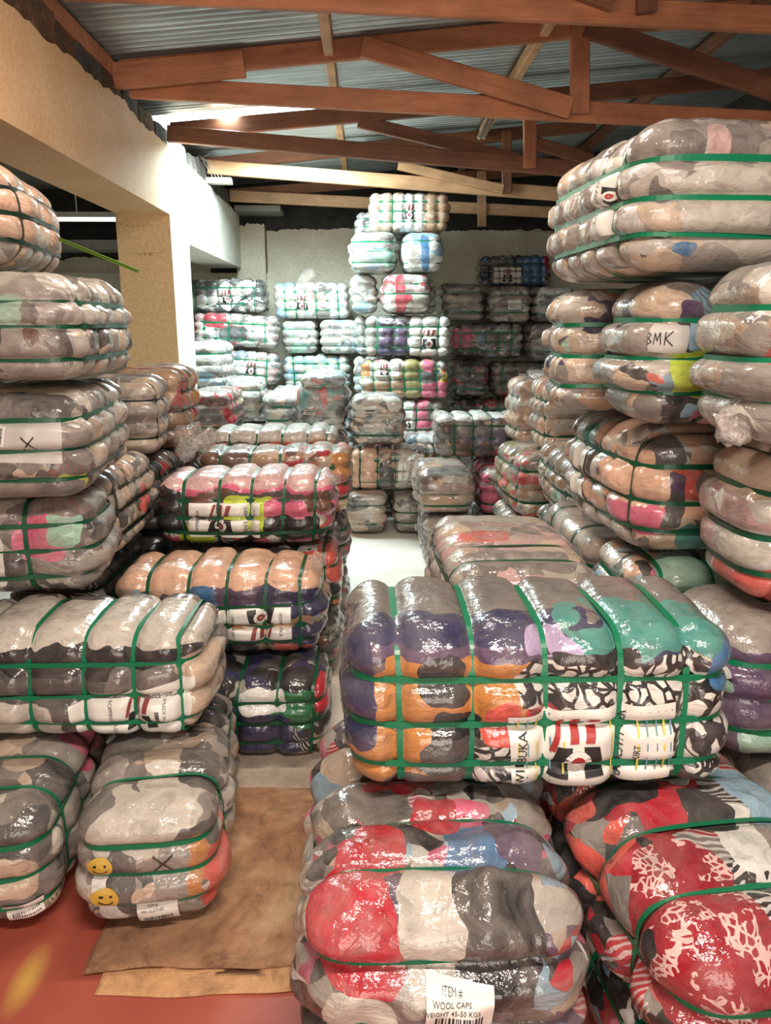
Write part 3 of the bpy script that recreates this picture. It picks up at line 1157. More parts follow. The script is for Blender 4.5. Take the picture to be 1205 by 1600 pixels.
# added tube lamps, unseen above the frame, to light the bales below
def added_tube_lamp(x, y, z, label, power, color):
    tl = empty('tube_lamp', (x, y, z))
    tag(tl, label, 'lamp')
    box('lamp_housing', -0.62, 0.62, -0.035, 0.035, 0.03, 0.08, M['board'], tl)
    cyl = [(xx, 0.018 * math.cos(a), 0.018 * math.sin(a) + 0.01) for xx in (-0.6, 0.6) for a in np.linspace(0, 2 * math.pi, 12, endpoint=False)]
    mesh_obj('tube', cyl, [(i, (i + 1) % 12, 12 + (i + 1) % 12, 12 + i) for i in range(12)], M['tube'], tl, True)
    for hx_ in (-0.4, 0.4):
        box('hanger_rod', hx_ - 0.005, hx_ + 0.005, -0.005, 0.005, 0.08, roof_z(x + hx_) - z, M['wire'], tl)
    area('added_tube_light', (x, y, z - 0.015), (0, 0.2, -1), 1.2, 0.05, power, color)


added_tube_lamp(0.15, 0.35, 2.78, 'added unseen tube lamp over the front of the aisle, above the picture', TUBE_P, (1.0, 0.90, 0.78))
added_tube_lamp(-0.1, 2.7, 3.02, 'added unseen tube lamp over the centre row, above the picture', TUBE_P * 0.6, (1.0, 0.86, 0.72))

# small fixtures at the top of the beam
br = empty('bracket_board', (XB + 0.0, 7.72, 2.885))
tag(br, 'pale bracket board with loose white wires on top of the beam', 'bracket')
box('board', -0.10, 0.20, -0.05, 0.05, 0.0, 0.05, M['board'], br)
def wire_mesh(name, pts, rad, mat, parent):
    P = [Vector(p) for p in pts]
    pts2 = []
    for i in range(len(P) - 1):
        p0, p1, p2, p3 = P[max(i - 1, 0)], P[i], P[i + 1], P[min(i + 2, len(P) - 1)]
        for q in range(6):
            u = q / 6
            pts2.append(0.5 * ((2 * p1) + (p2 - p0) * u + (2 * p0 - 5 * p1 + 4 * p2 - p3) * u * u + (3 * p1 - p0 - 3 * p2 + p3) * u ** 3))
    pts2.append(P[-1])
    V, F = [], []
    for i, p in enumerate(pts2):
        d = (pts2[min(i + 1, len(pts2) - 1)] - pts2[max(i - 1, 0)]).normalized()
        a_ = d.orthogonal().normalized()
        c_ = d.cross(a_)
        for k in range(5):
            an = 2 * math.pi * k / 5
            V.append(tuple(p + a_ * rad * math.cos(an) + c_ * rad * math.sin(an)))
    for i in range(len(pts2) - 1):
        for k in range(5):
            k2 = (k + 1) % 5
            F.append((i * 5 + k, i * 5 + k2, (i + 1) * 5 + k2, (i + 1) * 5 + k))
    return mesh_obj(name, V, F, mat, parent, True)


for k in range(4):
    wire_mesh('loose_wire', [(0.12 - 0.03 * k, -0.02, 0.05), (0.06 - 0.04 * k, -0.04 - 0.02 * k, 0.13 + 0.03 * k), (-0.02 - 0.02 * k, -0.05, 0.2), (-0.07 + 0.03 * k, -0.06, 0.07 + 0.06 * k)], 0.0025, M['wire'], br)
fx = empty('tube_holder', at(775, 190, 6.25))
tag(fx, 'pair of unlit white tubes hanging below the middle truss', 'lamp')
bpy.context.view_layer.update()
for dx in (0.0, 0.035):
    a, b_ = at(770, 170, 6.30) + Vector((dx, 0, 0)), at(748, 216, 6.22) + Vector((dx, 0, 0))
    timber('unlit_tube', a, b_, 0.026, 0.026, M['board'], fx)

# sacks and carton on the floor
def mat_mesh(name, x0, x1, y0, y1, z, seed, mat, label, yaw=0, nx=60, ny=50, amp=0.006, cat='mat', th=0.004):
    nz = Noise3(seed, 16, 4, 22)
    nb = Noise3(seed + 1, 12, 8, 50)
    V, F = [], []
    for s in (0, 1):
        for j in range(ny + 1):
            for i in range(nx + 1):
                u, v = i / nx, j / ny
                p = np.array([[x0 + (x1 - x0) * u, y0 + (y1 - y0) * v, 0.0]])
                ed = 0.014
                x = p[0, 0] + ed * nb(np.array([[0, p[0, 1] * 1.0, u * 3]]))[0]
                y = p[0, 1] + ed * nb(np.array([[p[0, 0], v * 3, 5.0]]))[0]
                h = max(0.0, float(nz(p)[0])) ** 1.5 * amp
                V.append((x - (x0 + x1) / 2, y - (y0 + y1) / 2, s * th + h + 0.0005))
    w = nx + 1
    off = w * (ny + 1)
    for j in range(ny):
        for i in range(nx):
            a = j * w + i
            F.append((a, a + w, a + w + 1, a + 1))
            F.append((off + a, off + a + 1, off + a + w + 1, off + a + w))
    for i in range(nx):
        F.append((i, i + 1, off + i + 1, off + i))
        a = ny * w + i
        F.append((a + 1, a, off + a, off + a + 1))
    for j in range(ny):
        a = j * w
        F.append((a + w, a, off + a, off + a + w))
        a = j * w + nx
        F.append((a, a + w, off + a + w, off + a))
    o = mesh_obj(name, V, F, mat, None, True)
    o.location = ((x0 + x1) / 2, (y0 + y1) / 2, z)
    o.rotation_euler = (0, 0, R(yaw))
    return tag(o, label, cat)


mat_mesh('sack_mat', -0.74, 0.16, 1.64, 2.50, 0.005, 31, M['sack'], 'worn brown woven sack spread on the floor in the aisle', 1.5, amp=0.010)
mat_mesh('sack_mat', -0.68, 0.12, 1.575, 1.70, 0.0, 37, M['sack_edge'], 'light orange sack hem on the red floor before the brown sack', 1, nx=60, ny=14, amp=0.004)
mat_mesh('floor_carton', -0.75, 0.1, 2.42, 2.68, 0.012, 41, M['carton'], 'flattened pale carton strip on the floor behind the brown sack', 0, nx=40, ny=16, amp=0.008, cat='carton')

# ------------------------------------------------------------------ the bales
BIG = 1.0
GL = 'bales piled at the left of the aisle'
GR = 'bales piled at the right of the aisle'
GC = 'bales stacked in the centre row'
GT = 'bales of the tall tower'
GB = 'pale bales under the roof light'
GD = 'dim bales along the back wall'
GF = 'bales at the front'

# --- front
bale('F1', 'F', -0.065, 0.80, 1.45, 0.60, 0.985, 0.46, 'mixed', 'bale with orange, black and white scribble-print cloth and a striped label, on two front bales',
     gx=[-0.305, -0.15, 0.005, 0.16, 0.305], hz=[-0.105, -0.01, 0.085], bulge=0.036, r=0.10, dome=0.02, haze=0.12, group=GF, scale=6,
     patches=[((0.0, 0.05, 0.19), (0.6, 0.22, 0.07), 'g2'), ((-0.05, -0.17, 0.165), (0.42, 0.1, 0.04), 'nav'), ((-0.17, -0.2, 0.125), (0.15, 0.1, 0.02), 'org'), ((-0.12, -0.2, 0.145), (0.3, 0.1, 0.012), 'pur'), ((-0.2, -0.23, 0.05), (0.17, 0.15, 0.07), 'org'), ((-0.33, -0.2, -0.02), (0.10, 0.2, 0.09), 'org'),
              ((-0.30, -0.2, -0.14), (0.10, 0.2, 0.06), 'org'), ((-0.21, -0.23, 0.09), (0.05, 0.1, 0.05), 'blk'), ((-0.19, -0.23, -0.02), (0.05, 0.1, 0.05), 'blk'), ((-0.17, -0.23, -0.09), (0.09, 0.15, 0.05), 'g3'), ((-0.40, -0.15, 0.06), (0.05, 0.3, 0.12), 'nav'), ((-0.2, -0.2, -0.17), (0.14, 0.2, 0.035), 'g3'),
              ((0.09, -0.23, 0.08), (0.14, 0.15, 0.055), 'scribble'), ((0.28, -0.2, 0.07), (0.14, 0.2, 0.06), 'scribble'), ((0.36, -0.2, -0.06), (0.09, 0.3, 0.10), 'scribble'), ((-0.08, -0.23, -0.13), (0.07, 0.15, 0.08), 'scribble'),
              ((0.24, -0.12, 0.165), (0.2, 0.12, 0.035), 'tea'), ((0.40, -0.15, 0.10), (0.06, 0.2, 0.05), 'blu'), ((0.02, -0.2, 0.16), (0.05, 0.06, 0.02), 'lil'), ((0.1, -0.2, 0.14), (0.09, 0.06, 0.015), 'blk'), ((-0.09, -0.24, 0.0), (0.05, 0.1, 0.05), 'cor'), ((0.2, -0.2, -0.17), (0.25, 0.2, 0.035), 'g3')])
bale('F2', 'E', -0.155, 0.43, 1.135, 0.22, 0.588, 0.8, 'mixed', 'knobbly bale of red, white and black knitwear with a price tag, under the scribble-print bale',
     gx=[-0.24, -0.10, 0.06, 0.2], hz=[-0.06, 0.07], bulge=0.05, r=0.11, dome=0.03, lump=0.016, haze=0.26, group=GF, scale=10, wr=1.3,
     patches=[((-0.36, 0.17, 0.12), (0.14, 0.09, 0.08), 'red'), ((-0.36, 0.02, 0.12), (0.14, 0.06, 0.10), 'off'), ((-0.36, -0.1, 0.12), (0.14, 0.08, 0.12), 'blk'), ((-0.4, -0.1, -0.05), (0.1, 0.1, 0.06), 'g3'),
              ((-0.4, 0.16, -0.06), (0.2, 0.06, 0.10), 'off'), ((0.0, 0.25, 0.0), (0.3, 0.1, 0.08), 'off'), ((0.25, 0.25, 0.02), (0.15, 0.1, 0.12), 'pnk'), ((-0.2, -0.07, 0.19), (0.06, 0.06, 0.06), 'blu'), ((-0.16, -0.15, 0.19), (0.07, 0.05, 0.06), 'pur'),
              ((-0.1, 0.0, 0.2), (0.06, 0.06, 0.06), 'red'), ((-0.22, 0.15, 0.18), (0.06, 0.07, 0.06), 'red')])
bale('F3', 'E', 0.455, 0.98, 1.05, 0.25, 0.585, 0.8, 'redblack', 'red floral and black cloth bale with shiny film at the lower right corner',
     yaw=6, gx=[-0.2, -0.03, 0.14, 0.28], hz=[-0.10, 0.02], bulge=0.045, r=0.12, dome=0.03, lump=0.01, haze=0.12, group=GF, wr=1.2,
     patches=[((-0.27, 0.14, 0.1), (0.18, 0.10, 0.14), 'floral'), ((-0.30, -0.04, 0.14), (0.17, 0.09, 0.14), 'zebra'), ((-0.1, -0.04, 0.18), (0.09, 0.07, 0.1), 'wht'), ((0.05, 0.1, 0.18), (0.1, 0.06, 0.1), 'red'), ((-0.3, -0.08, -0.06), (0.2, 0.1, 0.08), 'leopard'),
              ((0.15, 0.16, 0.14), (0.14, 0.09, 0.12), 'blk'), ((0.1, 0.22, 0.1), (0.07, 0.05, 0.06), 'cor'), ((0.0, 0.0, 0.18), (0.07, 0.05, 0.1), 'blk'), ((-0.12, -0.16, 0.16), (0.14, 0.08, 0.12), 'g1'), ((0.05, -0.16, 0.16), (0.1, 0.08, 0.12), 'lbl')])
bale('F4', 'E', 0.48, 0.97, 1.1, 0.0, 0.245, 0.8, 'mixed', 'lowest bale with black and blue zebra cloth under the red floral bale', yaw=6, gx=[-0.2, 0.0, 0.2], hz=[-0.06, 0.05], bulge=0.04, r=0.12, group=GF, haze=0.1,
     patches=[((-0.3, 0.1, 0.1), (0.2, 0.12, 0.12), 'zebra'), ((-0.38, -0.08, 0.08), (0.1, 0.08, 0.08), 'lpk')])
bale('F5', 'E', -0.11, 0.4, 1.12, 0.014, 0.215, 0.78, 'grey', 'grey bale on the floor under the knobbly knitwear bale', girth=3, hoops=2, group=GF)

# --- left front
bale('L1', 'E', -1.27, -0.855, 1.72, 0.0, 0.375, 0.8, 'warmgrey', 'beige and grey bale on the floor at the left picture edge, with a barcode tag', gx=[-0.2, -0.06, 0.1, 0.25], bulge=0.04, r=0.11, dome=0.035, yaw=7, group=GL, haze=0.26, gloss=0.8,
     patches=[((-0.36, 0.1, 0.1), (0.12, 0.1, 0.06), 'off'), ((-0.36, -0.1, 0.1), (0.1, 0.08, 0.06), 'g3'), ((0.1, -0.16, 0.16), (0.12, 0.06, 0.1), 'pnk'), ((-0.38, -0.02, 0.0), (0.1, 0.12, 0.06), 'bei'), ((-0.38, -0.13, -0.13), (0.1, 0.06, 0.05), 'leopard')])
bale('L2', 'E', -0.825, -0.42, 1.73, 0.014, 0.375, 0.8, 'warmgrey', 'floor bale with yellow smiley prints and a barcode tag, beside the brown sack', gx=[-0.17, -0.04, 0.09, 0.24], hz=[-0.075, 0.012, 0.092], bulge=0.036, r=0.09, dome=0.03, yaw=6, group=GL, haze=0.24, gloss=0.8,
     patches=[((-0.34, 0.0, 0.12), (0.14, 0.14, 0.06), 'off'), ((0.2, -0.12, 0.18), (0.1, 0.06, 0.06), 'blk'), ((0.22, -0.04, 0.18), (0.08, 0.05, 0.06), 'red'), ((0.25, 0.04, 0.18), (0.1, 0.04, 0.06), 'blu'), ((-0.15, -0.12, 0.15), (0.12, 0.05, 0.08), 'g3'), ((-0.36, -0.14, 0.1), (0.1, 0.05, 0.05), 'g3'),
              ((-0.3, -0.16, -0.02), (0.1, 0.05, 0.1), 'cor'), ((-0.38, 0.1, -0.04), (0.06, 0.035, 0.1), 'wht'), ((-0.38, 0.06, -0.01), (0.06, 0.03, 0.1), 'g3'), ((-0.4, -0.08, -0.03), (0.1, 0.06, 0.12), 'g1'), ((-0.37, -0.13, 0.02), (0.1, 0.02, 0.1), 'org')])
bale('L3', 'F', -1.27, -0.475, 2.05, 0.39, 0.745, 0.44, 'grey', 'white and charcoal bale with a SHOPPING BAGS label, lying on two floor bales', gx=[-0.27, -0.115, 0.045, 0.19, 0.325], hz=[-0.10, -0.015, 0.075], bulge=0.04, r=0.10, dome=0.03, group=GL, haze=0.14,
     patches=[((0.0, -0.1, 0.17), (0.6, 0.2, 0.07), 'off'), ((0.05, -0.2, 0.085), (0.36, 0.12, 0.045), 'blk'), ((-0.2, -0.2, 0.0), (0.2, 0.12, 0.06), 'g3'), ((0.05, -0.2, -0.08), (0.12, 0.15, 0.12), 'g3'), ((0.36, -0.15, -0.05), (0.07, 0.2, 0.14), 'bei'), ((-0.15, -0.2, -0.1), (0.12, 0.12, 0.08), 'off'), ((0.22, -0.2, 0.02), (0.1, 0.12, 0.05), 'g2')], stretch=(1, 1, 1))
bale('L4', 'F', -1.69, -0.885, 2.32, 0.74, 1.075, 0.44, 'mixed2', 'bale with a pink and mint patch on grey cloth, directly behind the SHOPPING BAGS bale', gx=[-0.25, -0.1, 0.035, 0.185], yaw=8, group=GL, haze=0.3, gloss=0.7, strap='strap_dark', r=0.1,
     patches=[((0.22, -0.2, 0.04), (0.08, 0.15, 0.07), 'pnk'), ((0.30, -0.2, 0.06), (0.05, 0.15, 0.05), 'mnt'), ((0.13, -0.2, -0.08), (0.05, 0.12, 0.08), 'blk'), ((0.06, -0.2, -0.02), (0.05, 0.12, 0.1), 'wht')])
bale('L5', 'E', -1.28, -0.865, 2.22, 1.08, 1.41, 0.80, 'warmgrey', 'grey bale with a black X on its white label, in the left stack', yaw=7, group=GL, haze=0.34, gloss=0.7, strap='strap_dark', r=0.1, hz=[-0.085, 0.0, 0.085],
     patches=[((-0.36, -0.02, 0.12), (0.1, 0.14, 0.06), 'g3'), ((-0.38, -0.15, -0.1), (0.1, 0.05, 0.04), 'lim'), ((-0.4, 0.0, -0.12), (0.1, 0.2, 0.05), 'g2')])
bale('L6', 'E', -1.25, -0.84, 2.22, 1.43, 1.755, 0.82, 'grey', 'grey bale with small mint stripe in the left stack, one strap down its front', gx=[-0.28, -0.14, 0.0, 0.14, 0.28], yaw=5, ys=[0.06], group=GL, haze=0.42, gloss=0.7, strap='strap_dark', r=0.1, hz=[-0.085, 0.005, 0.07],
     patches=[((-0.4, -0.02, 0.05), (0.1, 0.03, 0.04), 'mnt'), ((-0.4, -0.07, -0.03), (0.1, 0.02, 0.03), 'brn'), ((-0.4, 0.06, -0.02), (0.1, 0.06, 0.03), 'blk')])
bale('L13', 'E', -1.6, -1.12, 2.5, 1.77, 2.11, 0.8, 'peach', 'rounded beige bale with black straps on top of the left stack', yaw=9, group=GL, haze=0.34, gloss=0.7, strap='strap_black', girth=5, r=0.13, dome=0.05)
bale('L9', 'E', -1.38, -0.99, 3.56, 0.99, 1.36, 0.5, 'warmgrey', 'narrow pinkish grey bale of four plain lobes beside the column', yaw=8, group=GL, haze=0.45, gloss=0.6, strap='strap_black', girth=4)
bale('L10', 'E', -1.38, -0.975, 4.12, 0.94, 1.38, 0.5, 'brownred', 'brown bale with a small red patch and a film ear, before the column', group=GL, haze=0.3, gloss=0.7, strap='strap_black', girth=4,
     patches=[((-0.3, 0.03, 0.12), (0.14, 0.2, 0.1), 'tan'), ((-0.34, 0.1, -0.02), (0.06, 0.05, 0.03), 'red'), ((-0.34, -0.03, 0.02), (0.06, 0.14, 0.05), 'nav')])
bale('L11', 'E', -1.38, -0.965, 2.84, 0.7, 1.06, 0.7, 'warmgrey', 'grey brown bale with dark straps, second layer above the floor behind the left stack', group=GL, haze=0.26, gloss=0.7, strap='strap_black', girth=6,
     patches=[((0.1, -0.2, 0.0), (0.05, 0.1, 0.06), 'cor')])
bale('L12', 'E', -1.42, -1.02, 2.84, 0.35, 0.69, 0.7, 'black', 'black bale in the shade left of the orange-topped bale', group=GL, haze=0.05, gloss=1.0, strap='strap_black', girth=6)
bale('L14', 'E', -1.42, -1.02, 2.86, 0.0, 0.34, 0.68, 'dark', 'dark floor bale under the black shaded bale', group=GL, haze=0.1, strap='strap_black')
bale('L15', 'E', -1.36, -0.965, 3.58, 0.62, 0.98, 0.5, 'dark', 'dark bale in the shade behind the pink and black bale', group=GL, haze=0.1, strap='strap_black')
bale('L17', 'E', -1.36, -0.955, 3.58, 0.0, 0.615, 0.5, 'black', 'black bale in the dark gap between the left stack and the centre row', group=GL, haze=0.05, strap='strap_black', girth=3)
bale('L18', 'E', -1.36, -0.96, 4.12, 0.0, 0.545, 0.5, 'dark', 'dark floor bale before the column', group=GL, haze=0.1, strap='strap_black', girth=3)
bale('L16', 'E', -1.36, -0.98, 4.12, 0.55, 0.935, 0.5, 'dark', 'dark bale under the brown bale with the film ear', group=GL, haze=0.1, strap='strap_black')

# --- centre
bale('C1', 'F', -1.0, -0.165, 2.74, 0.34, 0.7, 0.44, 'orange', 'bale with orange reflection painted on its top and purple cloth, its label turned upside down', gx=[-0.255, -0.105, 0.04, 0.19, 0.325], hz=[-0.095, -0.03, 0.045], bulge=0.04, r=0.11, dome=0.03, group=GC, haze=0.1, strap='strap_dark',
     patches=[((0.0, 0.0, 0.17), (0.5, 0.25, 0.075), 'pea'), ((0.1, -0.2, 0.07), (0.3, 0.15, 0.04), 'pur'), ((0.3, -0.2, 0.05), (0.14, 0.2, 0.06), 'nav'), ((-0.05, -0.22, 0.08), (0.06, 0.1, 0.03), 'blu'), ((0.05, -0.2, -0.12), (0.12, 0.1, 0.05), 'blk'), ((-0.1, -0.2, -0.14), (0.12, 0.1, 0.05), 'tea')])  # peach top patch colours in the orange reflection of the ceiling
bale('C2', 'F', -0.94, -0.14, 2.56, 0.0, 0.34, 0.46, ['nav', 'blk', 'g3', 'nav', 'blk', 'off', 'blk', 'nav'], 'floor bale of navy, green and white cloth beneath the orange-topped bale', gx=[-0.24, -0.10, 0.05, 0.20, 0.335], bulge=0.042, r=0.10, group=GC, haze=0.06, strap='strap_dark',
     patches=[((0.27, -0.2, 0.06), (0.09, 0.15, 0.08), 'grn'), ((0.15, -0.2, 0.1), (0.08, 0.15, 0.05), 'wht'), ((0.16, -0.2, -0.08), (0.1, 0.15, 0.12), 'nav'), ((0.38, -0.2, 0.1), (0.04, 0.15, 0.06), 'red'), ((0.39, -0.2, -0.13), (0.05, 0.15, 0.05), 'olv'), ((0.3, -0.2, -0.16), (0.06, 0.15, 0.03), 'lpk')])
bale('C3', 'F', -0.95, -0.15, 3.26, 0.635, 0.965, 0.44, 'sport', 'pink, black and lime sportswear bale with a white label, centre row', gx=[-0.255, -0.105, 0.035, 0.18, 0.32], hz=[-0.085, -0.015, 0.06], bulge=0.036, r=0.10, dome=0.03, group=GC, haze=0.06, strap='strap_dark',
     patches=[((0.0, 0.0, 0.155), (0.5, 0.3, 0.045), 'lpk'), ((0.0, -0.2, 0.10), (0.5, 0.1, 0.02), 'pnk'), ((-0.1, -0.2, 0.08), (0.1, 0.1, 0.03), 'brn'), ((0.1, -0.2, 0.08), (0.18, 0.1, 0.025), 'g3'), ((-0.22, -0.2, -0.1), (0.08, 0.1, 0.06), 'lim'), ((0.03, -0.2, 0.0), (0.12, 0.1, 0.09), 'lim'), ((0.20, -0.2, 0.02), (0.1, 0.1, 0.05), 'pnk'),
              ((0.22, -0.2, -0.06), (0.12, 0.1, 0.05), 'blk'), ((-0.33, -0.2, 0.02), (0.08, 0.12, 0.1), 'blk'), ((0.33, -0.2, 0.06), (0.06, 0.2, 0.05), 'brn')])
bale('C4', 'F', -0.93, -0.115, 3.26, 0.31, 0.622, 0.44, 'sport', 'dark and orange bale under the pink and lime sportswear bale', gx=[-0.25, -0.1, 0.05, 0.2, 0.33], group=GC, haze=0.08, strap='strap_dark',
     patches=[((-0.2, -0.2, 0.1), (0.3, 0.2, 0.1), 'blk'), ((0.38, 0.0, 0.05), (0.06, 0.2, 0.06), 'cor'), ((0.3, -0.2, 0.12), (0.1, 0.2, 0.04), 'cor'), ((0.4, 0, -0.06), (0.05, 0.2, 0.03), 'org')])
bale('C6', 'F', -0.92, -0.13, 3.28, 0.0, 0.305, 0.44, 'dark', 'dark reddish floor bale at the bottom of the centre row', group=GC, strap='strap_dark', haze=0.1)
bale('C5a', 'F', -0.88, -0.085, 3.84, 0.64, 0.985, 0.42, 'brownred', 'brown bale with an orange and red right end, behind the sportswear bale', gx=[-0.27, -0.12, 0.03, 0.17, 0.30], group=GC, haze=0.14, strap='strap_dark',
     patches=[((0.38, -0.1, 0.1), (0.08, 0.2, 0.06), 'org'), ((0.37, -0.15, -0.03), (0.05, 0.1, 0.05), 'red'), ((0.39, 0.0, -0.12), (0.06, 0.2, 0.05), 'bei')])
bale('C5b', 'F', -0.93, -0.165, 4.32, 0.68, 1.03, 0.44, 'brownred', 'bale with shiny red-brown front under white folded film, behind the centre row', gx=[-0.24, -0.09, 0.055, 0.2, 0.31], group=GC, haze=0.1, strap='strap_dark',
     patches=[((0.0, 0.0, 0.15), (0.6, 0.4, 0.04), 'off'), ((0.0, -0.2, 0.05), (0.5, 0.12, 0.05), 'cor'), ((-0.1, -0.2, 0.02), (0.1, 0.1, 0.04), 'org')])
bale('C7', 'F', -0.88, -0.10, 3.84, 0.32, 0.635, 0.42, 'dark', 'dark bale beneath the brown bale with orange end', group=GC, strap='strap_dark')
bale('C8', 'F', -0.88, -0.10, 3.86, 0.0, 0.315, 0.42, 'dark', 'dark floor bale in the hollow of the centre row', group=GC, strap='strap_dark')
bale('C9', 'F', -0.93, -0.17, 4.34, 0.34, 0.675, 0.44, 'grey', 'grey bale below the bale under white folded film', group=GC, strap='strap_dark')
bale('C10', 'F', -0.93, -0.17, 4.36, 0.0, 0.335, 0.44, 'grey', 'grey floor bale at the rear of the centre row', group=GC, strap='strap_dark')

# --- back left, under the roof light
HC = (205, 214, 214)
bale('B1', 'F', -1.97, -1.085, 8.58, 1.725, 2.09, 0.46, ['blk', 'g3', 'wht', 'g2', 'blk', 'off', 'g3', 'g1', 'wht'], 'charcoal and white bale with a tilted white label, top left beside the column', girth=6, group=GB, haze=0.14, hazec=HC)
bale('B2', 'F', -1.84, -0.945, 8.25, 1.375, 1.72, 0.46, ['wht', 'g1', 'off', 'g2', 'wht', 'lpk', 'cor', 'off', 'g1'], 'slightly tilted bale with red patch at its upper left, under the charcoal and white bale', tilt=3, girth=6, group=GB, haze=0.14, hazec=HC,
     patches=[((-0.2, -0.2, 0.12), (0.12, 0.2, 0.1), 'red'), ((0.0, -0.2, -0.03), (0.14, 0.2, 0.08), 'g3')])
bale('B3', 'F', -1.01, -0.185, 8.58, 1.665, 2.055, 0.46, 'white', 'clean white bale with a red printed mark and film tuft, against the cream wall', girth=6, group=GB, haze=0.1, hazec=HC)
bale('B4', 'E', -0.94, -0.535, 8.6, 1.295, 1.655, 0.8, 'white_cool', 'pale end-on bale of four plain lobes under the clean white bale', girth=4, group=GB, haze=0.2, hazec=HC)
bale('B5', 'E', -0.515, -0.075, 8.5, 1.295, 1.66, 0.8, 'white_cool', 'pale end-on bale with torn film top, next to the tower', girth=4, group=GB, haze=0.25, hazec=HC)
bale('B6', 'E', -1.74, -1.375, 7.6, 1.0, 1.45, 0.62, 'white', 'white bale with close dark straps right behind the column', girth=5, group=GB, haze=0.15, hazec=HC, yaw=-6)
bale('B7', 'F', -1.75, -0.95, 8.27, 1.0, 1.355, 0.44, 'white', 'white tilted bale with printed mark, below the bale with red patch', tilt=4, girth=6, group=GB, haze=0.12, hazec=HC)
bale('B8', 'F', -0.93, -0.185, 8.56, 0.925, 1.285, 0.46, ['wht', 'mnt', 'off', 'wht', 'lbl', 'off', 'wht'], 'long pale mint-tinted bale under the two end-on pale bales', girth=5, group=GB, haze=0.12, hazec=HC)
bale('B9', 'E', -1.43, -1.07, 6.12, 0.72, 1.09, 0.75, ['g3', 'tan', 'g2', 'red', 'brn', 'off', 'g2'], 'dark shiny bale at the foot of the column, under a white film sheet', girth=4, group=GB, haze=0.1, strap='strap_dark')
bale('B10', 'E', -1.33, -0.94, 7.0, 0.75, 1.13, 0.58, 'warmgrey', 'round-shouldered pinkish bale behind the dark shiny bale', girth=3, group=GB, haze=0.2, dome=0.05, hazec=HC)
bale('B11', 'E', -0.93, -0.605, 6.7, 0.69, 1.02, 0.72, 'warmgrey', 'low pale bale under white film beside the knotted bale', girth=3, hoops=2, group=GB, haze=0.3, hazec=HC)
bale('B12', 'E', -0.575, -0.145, 6.15, 0.75, 1.24, 0.6, ['g2', 'off', 'g1', 'tea', 'cor', 'g3', 'wht', 'g2', 'g1'], 'knotted bale with gathered film top standing behind the centre row', girth=3, hz=[-0.16, -0.06, 0.14], group=GB, haze=0.28, dome=0.035, bulge=0.05, hazec=HC,
     patches=[((-0.3, -0.02, 0.04), (0.05, 0.02, 0.1), 'cor'), ((-0.3, 0.14, 0.04), (0.06, 0.04, 0.06), 'tea')])
bale('B13', 'E', -0.135, 0.30, 5.94, 0.675, 1.065, 0.62, ['g2', 'bei', 'g1', 'g3', 'brn', 'off', 'g2', 'tan'], 'grey brown end-on bale with white film top, before the tower', girth=4, group=GT, haze=0.2, strap='strap_dark', hazec=HC)
bale('B16', 'F', -0.93, -0.35, 7.55, 0.66, 1.02, 0.46, 'white_cool', 'white bale half hidden behind the knotted bale', group=GB, hazec=HC)
bale('B16b', 'F', -1.05, -0.35, 7.55, 0.33, 0.655, 0.46, 'white_cool', 'white bale under the half hidden white bale', group=GB)
bale('B16c', 'F', -1.05, -0.35, 7.55, 0.0, 0.325, 0.46, 'white_cool', 'white floor bale behind the knotted bale pile', group=GB)
bale('B17', 'F', -1.75, -0.97, 8.3, 0.58, 0.96, 0.46, 'white_cool', 'white bale low behind the round-shouldered bale', group=GB)
bale('B18', 'F', -1.75, -0.97, 8.3, 0.0, 0.575, 0.46, 'white_cool', 'white floor bale in the back corner by the column', group=GB)
bale('B19', 'F', -0.92, -0.16, 8.56, 0.46, 0.92, 0.46, 'white_cool', 'white bale below the mint-tinted bale', group=GB)
bale('B20', 'F', -0.92, -0.16, 8.56, 0.0, 0.455, 0.46, 'white_cool', 'white floor bale against the back wall', group=GB)
bale('B21', 'E', -0.57, -0.17, 6.2, 0.36, 0.745, 0.6, 'grey', 'grey bale carrying the knotted bale', girth=3, group=GB)
bale('B22', 'E', -0.57, -0.2, 6.2, 0.0, 0.355, 0.6, 'grey', 'grey floor bale beneath the knotted bale', girth=3, group=GB)
bale('B23', 'E', -1.4, -0.65, 6.2, 0.33, 0.685, 1.3, 'grey', 'wide grey bale under the dark shiny bale', girth=5, group=GB)
bale('B24', 'E', -1.4, -0.65, 6.2, 0.0, 0.325, 1.3, 'grey', 'wide grey floor bale by the column foot', girth=5, group=GB)

# --- tower
bale('T1', 'F', 0.02, 0.795, 7.72, 2.465, 2.83, 0.44, ['bei', 'wht', 'tan', 'off', 'brn', 'wht', 'bei', 'tan'], 'beige and white bale with printed marks at the very top of the tower', girth=6, group=GT, haze=0.1, hazec=HC,
     patches=[((0.02, -0.2, 0.0), (0.12, 0.2, 0.2), 'wht'), ((-0.25, -0.2, 0), (0.16, 0.2, 0.2), 'bei'), ((0.28, -0.2, 0), (0.14, 0.2, 0.2), 'tan')])
bale('T1b', 'F', -0.125, 0.62, 8.22, 2.42, 2.73, 0.44, 'white_cool', 'bluish bale peeping out behind the top bale of the tower', girth=6, group=GT, haze=0.1, hazec=HC)
bale('T2l', 'E', -0.165, 0.305, 7.56, 2.085, 2.46, 0.66, ['wht', 'lbl', 'off', 'wht', 'mnt', 'g1', 'wht'], 'white end-on bale with three hoops, second layer from the tower top', girth=4, group=GT, haze=0.12, r=0.12, hazec=HC)
